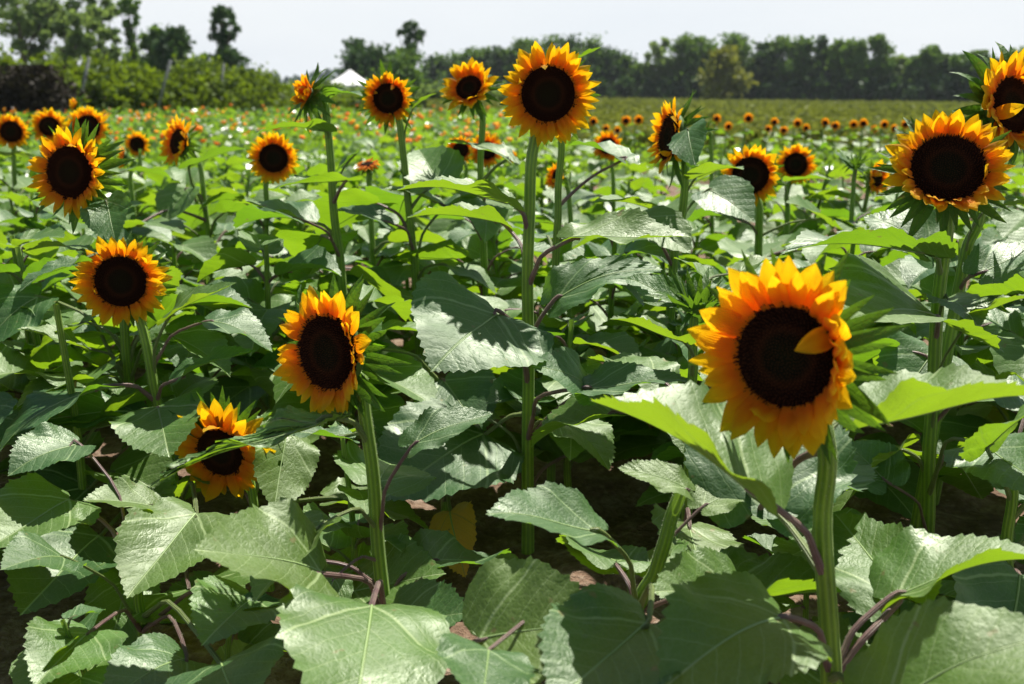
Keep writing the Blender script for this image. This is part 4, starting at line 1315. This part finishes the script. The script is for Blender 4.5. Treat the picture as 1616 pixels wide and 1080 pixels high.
plant("sunflower bloom half turned left with folded petals at its right rim", 3.4,
      [(316, 262), (325, 340), (335, 430)], 0.009, dict(c=(283, 225), n=(-.62, -.72, .22), D=.180, disc=.52, npet=34, cup=.28, side=(-.3, .6), curl=.05, lw=.32),
      [(330, 300, 262, 3.2, 392, 235, 3.2, .6, -16, .3, .4, dict(pm=G_)),
       (350, 220, 355, 3.1, 290, 370, 3.0, .7, -8, .3, .4, {})], seed=28, rnd=8, zmax=.6, level=1, prot_stem=.6)
plant("sunflower bloom cut by the photo's left edge", 4.4, [(22, 240), (24, 300)], 0.009,
      dict(c=(18, 208), n=(.25, -.96, .05), D=.158, disc=.60, npet=34, cup=.1, lw=.30), seed=29, rnd=8, zmax=.55, level=1)
plant("sunflower bloom second from the left edge, tilted upward", 4.5, [(82, 232), (84, 300)], 0.009,
      dict(c=(78, 200), n=(.15, -.92, .25), D=.165, disc=.55, npet=34, cup=.3, lw=.30), seed=30, rnd=8, zmax=.55, level=1)
plant("sunflower bloom just above and behind the left edge bloom, with broad upper petals", 3.7, [(145, 235), (150, 300)], 0.009,
      dict(c=(139, 202), n=(.12, -.93, .22), D=.168, disc=.56, npet=34, cup=.35, curl=.08, lw=.32), seed=31, rnd=8, zmax=.6, level=1)
plant("small yellow opening sunflower bud rising above the left blooms", 4.6, [(133, 178), (135, 260)], 0.008,
      dict(c=(120, 166), n=(-.7, -.5, .3), D=.075, disc=.3, npet=18, cup=.8, lw=.4, bract=1.3), seed=32, rnd=6, zmax=.6, level=1)
plant("small round sunflower bloom left of the half turned bloom", 5.2, [(222, 248), (224, 290)], 0.008,
      dict(c=(217, 228), n=(.05, -.97, .1), D=.138, disc=.58, npet=32, cup=.2, lw=.30), seed=33, rnd=6, zmax=.5, level=1)
plant("yellow sunflower bloom seen edge on among leaves below the small round bloom", 3.9, [(206, 270), (210, 320)], 0.008,
      dict(c=(197, 250), n=(-.95, -.2, .1), D=.105, disc=.5, npet=28, cup=.4, lw=.34), seed=34, rnd=6, zmax=.5, level=1)
plant("left one of the two small blooms behind the leaves at centre", 4.2, [(735, 262), (735, 300)], 0.008,
      dict(c=(727, 238), n=(-.1, -.88, .35), D=.132, disc=.55, npet=30, cup=.4, lw=.30, mat=M_PETAL2), seed=35, rnd=7, zmax=.5, level=1)
plant("right one of the two small blooms behind the leaves at centre", 4.0, [(772, 268), (772, 300)], 0.008,
      dict(c=(768, 238), n=(.05, -.93, .2), D=.148, disc=.52, npet=32, cup=.25, lw=.30, mat=M_PETAL2), seed=36, rnd=7, zmax=.5, level=1)
plant("tiny orange bloom right of the two small central blooms", 6.4, [(806, 258), (806, 285)], 0.007,
      dict(c=(806, 247), n=(0, -.98, .1), D=.085, disc=.5, npet=26, cup=.2, lw=.32, mat=M_PETAL2), seed=37, rnd=5, zmax=.42, level=0)
plant("orange bloom facing the sky, half sunk in leaves left of centre", 3.0, [(583, 275), (585, 320)], 0.008,
      dict(c=(580, 262), n=(-.1, -.25, .95), D=.085, disc=.5, npet=28, cup=-.2, lw=.34, mat=M_PETAL2), seed=38, rnd=7, zmax=.55, level=1)
plant("yellow bloom facing left on the stem right of the largest upright bloom", 3.1, [(896, 292), (900, 360)], 0.008,
      dict(c=(880, 279), n=(-.85, -.45, .2), D=.098, disc=.5, npet=28, cup=.5, lw=.34), seed=39, rnd=6, zmax=.55, level=1)
plant("tall stem behind the largest upright bloom with a leaf showing over its rim", 2.25, [(884, 150), (885, 228), (882, 320), (876, 430)], 0.0085, None,
      [(130, 890, 104, 2.2, 950, 74, 2.2, .42, -22, .3, .2, dict(pm=G_)),
       (330, 985, 250, 2.3, 900, 230, 2.4, .8, -12, .3, .4, {})],
      seed=40, rnd=6, zmax=.6, level=1, prot_stem=.6, bud=(884, 140, .06), group="leafy sunflower stems without an open bloom")
plant("small bloom tipped upward right of the largest upright bloom, partly behind a leaf", 4.0, [(966, 258), (968, 300)], 0.008,
      dict(c=(959, 231), n=(-.25, -.87, .32), D=.132, disc=.52, npet=30, cup=.35, curl=.05, lw=.32, mat=M_PETAL2), seed=41, rnd=6, zmax=.5, level=1)
plant("small yellow bud seen from the side right of the side facing bloom", 4.0, [(1121, 222), (1124, 300)], 0.008,
      dict(c=(1113, 206), n=(-.95, .1, .2), D=.07, disc=.4, npet=18, cup=.7, lw=.36, bract=1.2), seed=42, rnd=6, zmax=.5, level=1)
plant("narrow bloom facing right, left of the upward tilted bloom", 4.0, [(1370, 300), (1360, 350)], 0.008,
      dict(c=(1382, 281), n=(.55, -.80, .1), D=.150, disc=.5, npet=30, cup=.45, curl=.05, lw=.34), 
      [(330, 1350, 265, 3.6, 1320, 240, 3.7, .9, -15, .2, .3, {})], seed=43, rnd=6, zmax=.5, level=1)
plant("leafy stem without bloom standing between the touching blooms and the narrow one", 3.2, [(1350, 265), (1342, 350)], 0.0075, None,
      [(300, 1350, 262, 3.2, 1322, 235, 3.3, 1.0, -25, .2, .3, {})], seed=49, rnd=7, zmax=.56, level=1, group="leafy sunflower stems without an open bloom", bud=(1350, 258, .04))
# closed bud
plant("closed green sunflower bud wrapped in pointed bracts left of the largest near bloom", 1.60,
      [(1096, 490), (1092, 560), (1092, 640), (1085, 760)], 0.0085, None,
      [(600, 1075, 538, 1.52, 960, 504, 1.48, .6, -12, .4, .3, dict(pm=G_)),
       (480, 1120, 440, 1.7, 1062, 408, 1.75, 1.0, -22, .2, .4, dict(pm=G_)),
       (480, 1170, 430, 1.8, 1245, 405, 1.85, .7, -15, .3, .4, dict(pm=G_)),
       (560, 1060, 470, 1.75, 985, 440, 1.8, .7, 20, .3, .4, dict(mat=M_LEAF_DK))],
      seed=44, rnd=4, zmax=.42, zmin=.15, bud=(1102, 472, .062), prot_stem=.45, cat="sunflower bud", name="sunflower_bud", group=None)
# stem at lower centre
plant("leaning leafy stem at lower centre whose bloom is hidden behind the leaves", 1.22,
      [(1075, 775), (1040, 880), (1008, 975)], 0.0098, None,
      [(970, 945, 838, 1.16, 766, 812, 1.12, .72, 4, .42, .35, dict(pm=G_)),
       (790, 1082, 772, 1.2, 974, 738, 1.22, .6, 8, .3, .4, dict(pm=P_)),
       (960, 1110, 800, 1.25, 1180, 770, 1.3, .7, 5, .3, .4, dict(pm=P_)),
       (975, 758, 1008, 1.02, 968, 985, 1.00, 1.05, 22, .35, .35, dict(pm=P_)),
       (975, 770, 1030, .95, 760, 1120, .84, .9, 15, .25, .4, dict(pm=P_)),
       (970, 1165, 940, 1.15, 1028, 935, 1.1, .95, 18, .25, .4, dict(pm=P_)),
       (975, 1020, 985, .98, 870, 1120, .85, .9, 10, .25, .4, dict(mat=M_LEAF_DK))],
      seed=45, rnd=3, zmax=.25, zmin=.15, hairs=500, prot_stem=.15, group="leafy sunflower stems without an open bloom")
# plants below the frame edge at the left whose leaves show
plant("low leafy sunflower at the bottom left with broad dark leaves", 1.45,
      [(215, 900), (225, 1000)], 0.0085, None,
      [(1000, 292, 1040, 1.22, 165, 1110, 1.1, .9, 8, .25, .4, dict(mat=M_LEAF_DK)),
       (1000, 100, 880, 1.4, 0, 900, 1.3, .9, 10, .3, .4, dict(mat=M_LEAF_DK)),
       (980, 350, 1050, 1.15, 380, 1130, 1.0, .9, 12, .25, .4, dict(mat=M_LEAF_DK)),
       (930, 120, 700, 1.6, 12, 752, 1.5, .85, 10, .4, .4, dict(mat=M_LEAF_DK)),
       (930, 108, 792, 1.55, -20, 868, 1.4, .9, 12, .35, .4, {}),
       (1000, 140, 1000, 1.25, 55, 1085, 1.12, .9, 10, .35, .4, {}),
       (950, 240, 800, 1.55, 130, 790, 1.5, .8, 4, .5, .4, {}),
       (1000, 400, 945, 1.3, 318, 1020, 1.15, .85, 10, .4, .4, {})],
      seed=46, rnd=4, zmax=.3, zmin=.1, group="leafy sunflower stems without an open bloom")
plant("leafy sunflower at the right edge half cut by the frame", 1.35, [(1600, 700), (1590, 900)], 0.0085, None,
      [(800, 1560, 705, 1.3, 1665, 640, 1.2, .8, 10, .3, .4, {})], seed=47, rnd=5, zmax=.4, zmin=.12, group="leafy sunflower stems without an open bloom")
# one withered leaf low in the middle
r_, o_, c_ = plant("low sunflower in the shaded middle carrying one withered yellow leaf", 2.1, [(690, 600), (700, 760)], 0.0075, None,
      [(790, 712, 812, 1.85, 735, 912, 1.68, .55, 30, .3, .4, dict(mat=M_LEAF_YE, label="yellow withered leaf hanging down", pm=G_)),
       (640, 640, 640, 2.0, 600, 720, 1.9, .95, 15, .3, .4, dict(mat=M_LEAF_DK)),
       (640, 700, 600, 2.1, 760, 690, 1.95, .95, 15, .3, .4, dict(mat=M_LEAF_DK))], seed=48, rnd=4, zmax=.35, zmin=.12, group="leafy sunflower stems without an open bloom")

# ------------------------------------------------------------------ prototypes and copies of the leafy plants
def proto(seed, h, nl, level, lsize, head=None, low=False):
    rng = random.Random(seed)
    root = empty("leafy_sunflower", (0, 0, 0))
    org = np.zeros(3)
    cv = catmull([(0, 0, -.02), (rng.uniform(-.03, .03), rng.uniform(-.03, .03), h * .5), (rng.uniform(-.03, .03), rng.uniform(-.03, .03), h)], 14)
    m = MB(); add_tube(m, cv, [.010, .0085, .006], 7); m.build("stem", M_STEM, root)
    az = rng.random() * 6.28
    for i in range(nl):
        f = (i + .5) / nl
        az += 2.4 + rng.uniform(-.3, .3)
        S = cv[int(3 + f * 10)]
        pl = lsize * rng.uniform(.35, .7) * (1.1 - .6 * f); el = rng.uniform(.4, 1.0)
        out = np.array((math.cos(az), math.sin(az), 0))
        J = S + out * pl * math.cos(el) + np.array((0, 0, pl * math.sin(el)))
        L = lsize * rng.uniform(.8, 1.2) * (1 - .35 * f ** 3)
        T = J + nrm(out + np.array((rng.uniform(-.3, .3), rng.uniform(-.3, .3), rng.uniform(-.6, .25)))) * L
        N, K = {1: (26, 5), 0: (12, 3)}[level]
        P, uv = leaf_geo(J, T, rng.uniform(.75, 1.0), 0, rng.uniform(.25, .8), rng.uniform(.2, .8), N, K, rng, 1.2, (rng.uniform(-.3, .3), rng.uniform(-.3, .3), 1))
        tr, q = leaf_topo(N, K)
        m = MB(); m.add(P, quads=q, tris=tr, uv=uv)
        r = .003
        pc = catmull([S, (S + J) / 2 + np.array((0, 0, .01)), J, J + nrm(T - J) * .012], 6)
        V, qq, UV = tube_arr(pc, [r * 1.4, r, r * .7], 5)
        m.add(V, quads=qq, uv=UV, mat=1)
        lf = m.build("leaf", [M_LEAF if rng.random() < .65 else M_LEAF_DK, M_PETP if rng.random() < .4 else M_PET], root)
        lf['_c'] = [float(c) for c in ((J + T) / 2)]; lf['_l'] = float(L)
    if head:
        build_head(root, np.array((0, -.02, h + .02)), (head[1], -1, .15), head[0], seed, disc=.55, npet=22, cup=.2, level=0, lw=.34, mat=M_PETAL2)
        PROT.pop()
    return root


def copy_plant(src, loc, rz, s, label, cat, group, check=True):
    ca, sa = math.cos(rz), math.sin(rz)
    kids = []
    for ch in src.children:
        if '_c' in ch and check:
            c = ch['_c']; p = np.array((loc[0] + s * (c[0] * ca - c[1] * sa), loc[1] + s * (c[0] * sa + c[1] * ca), loc[2] + s * c[2]))
            l = ch['_l'] * s
            if covers((p, p + (0, 0, .03)), l * .33): continue
        kids.append(ch)
    r = src.copy(); COL.objects.link(r)
    r.location = loc; r.rotation_euler = (0, 0, rz); r.scale = (s, s, s)
    tag(r, label, cat, group)
    for ch in kids:
        c = ch.copy(); COL.objects.link(c); c.parent = r
        for g2 in ch.children:
            d = g2.copy(); COL.objects.link(d); d.parent = c
    return r


def drop(root):
    for ch in list(root.children):
        for g2 in list(ch.children): bpy.data.objects.remove(g2)
        bpy.data.objects.remove(ch)
    bpy.data.objects.remove(root)


near_p = [proto(300 + i, h, 14, 1, .17) for i, h in enumerate((.52, .58, .48, .62, .42))]
mid_p = [proto(320 + i, h, 12, 0, .17) for i, h in enumerate((.50, .56, .62, .46))]
rng = random.Random(99)
cnt = 0
y = 1.22
while y < 8.4:
    step = 0.30 if y < 3.4 else 0.40
    half = 0.56 * y + .38
    x = -half + rng.random() * step
    while x < half:
        X = x + rng.uniform(-.09, .09); Yq = y + rng.uniform(-.1, .1)
        r = X / Yq
        x += step
        if any((X - a) ** 2 + (Yq - b) ** 2 < .02 for a, b in HEROES): continue
        if r > 0.05 and Yq > 6.6: continue                       # bare strip at the right
        if abs(X + .08) < .17 and Yq < 2.5: continue             # shaded gap in the middle
        pr = near_p if Yq < 3.6 else mid_p
        src = rng.choice(pr)
        lab, grp = (("green leafy sunflower without an open bloom among the nearer rows", "nearer leafy sunflowers without blooms") if Yq < 3.6 else
                    ("green leafy sunflower without an open bloom in the rows farther back", "farther leafy sunflowers without blooms"))
        sc_ = rng.uniform(.85, 1.08) * (1.0 if Yq < 5 else .92) * (.62 if Yq < 1.7 else 1)
        copy_plant(src, (X, Yq, 0), rng.random() * 6.28, sc_, lab, "sunflower", grp)
        cnt += 1
    y += step
print("filler plants", cnt)

# row of small far sunflowers across the right of the field
sm = [proto(340 + i, .40, 7, 0, .10, head=(.088, dx)) for i, dx in enumerate((-.2, .1, -.5))]
rowpts = [(975, 206), (988, 191), (1008, 190), (1100, 190), (1129, 188), (1181, 187), (1221, 193), (1237, 206), (1258, 195), (1272, 202), (1317, 199), (1346, 197), (1362, 195),
          (1378, 204), (1396, 197), (1409, 203), (1428, 197), (1451, 200), (1300, 194), (1210, 204), (1150, 200), (935, 192), (905, 200), (1570, 205), (1545, 200), (955, 203)]
for i, (px, py) in enumerate(rowpts):
    Yq = 11.6 + 1.1 * rng.random()
    p = at(px, py, Yq)
    s = max(.7, p[2] / .42)
    copy_plant(sm[i % 3], (float(p[0]), Yq, 0), rng.uniform(-.3, .3), s if s < 1.6 else 1.6, "small far off orange sunflower, " + ORD[sum(q_[0] < px for q_ in rowpts)] + " from the left in the row across the right", "sunflower", "small sunflowers across the far right of the field", False)
for pz in near_p + mid_p + sm: drop(pz)
for o in bpy.data.objects:
    for k in ('_c', '_l'):
        if k in o: del o[k]
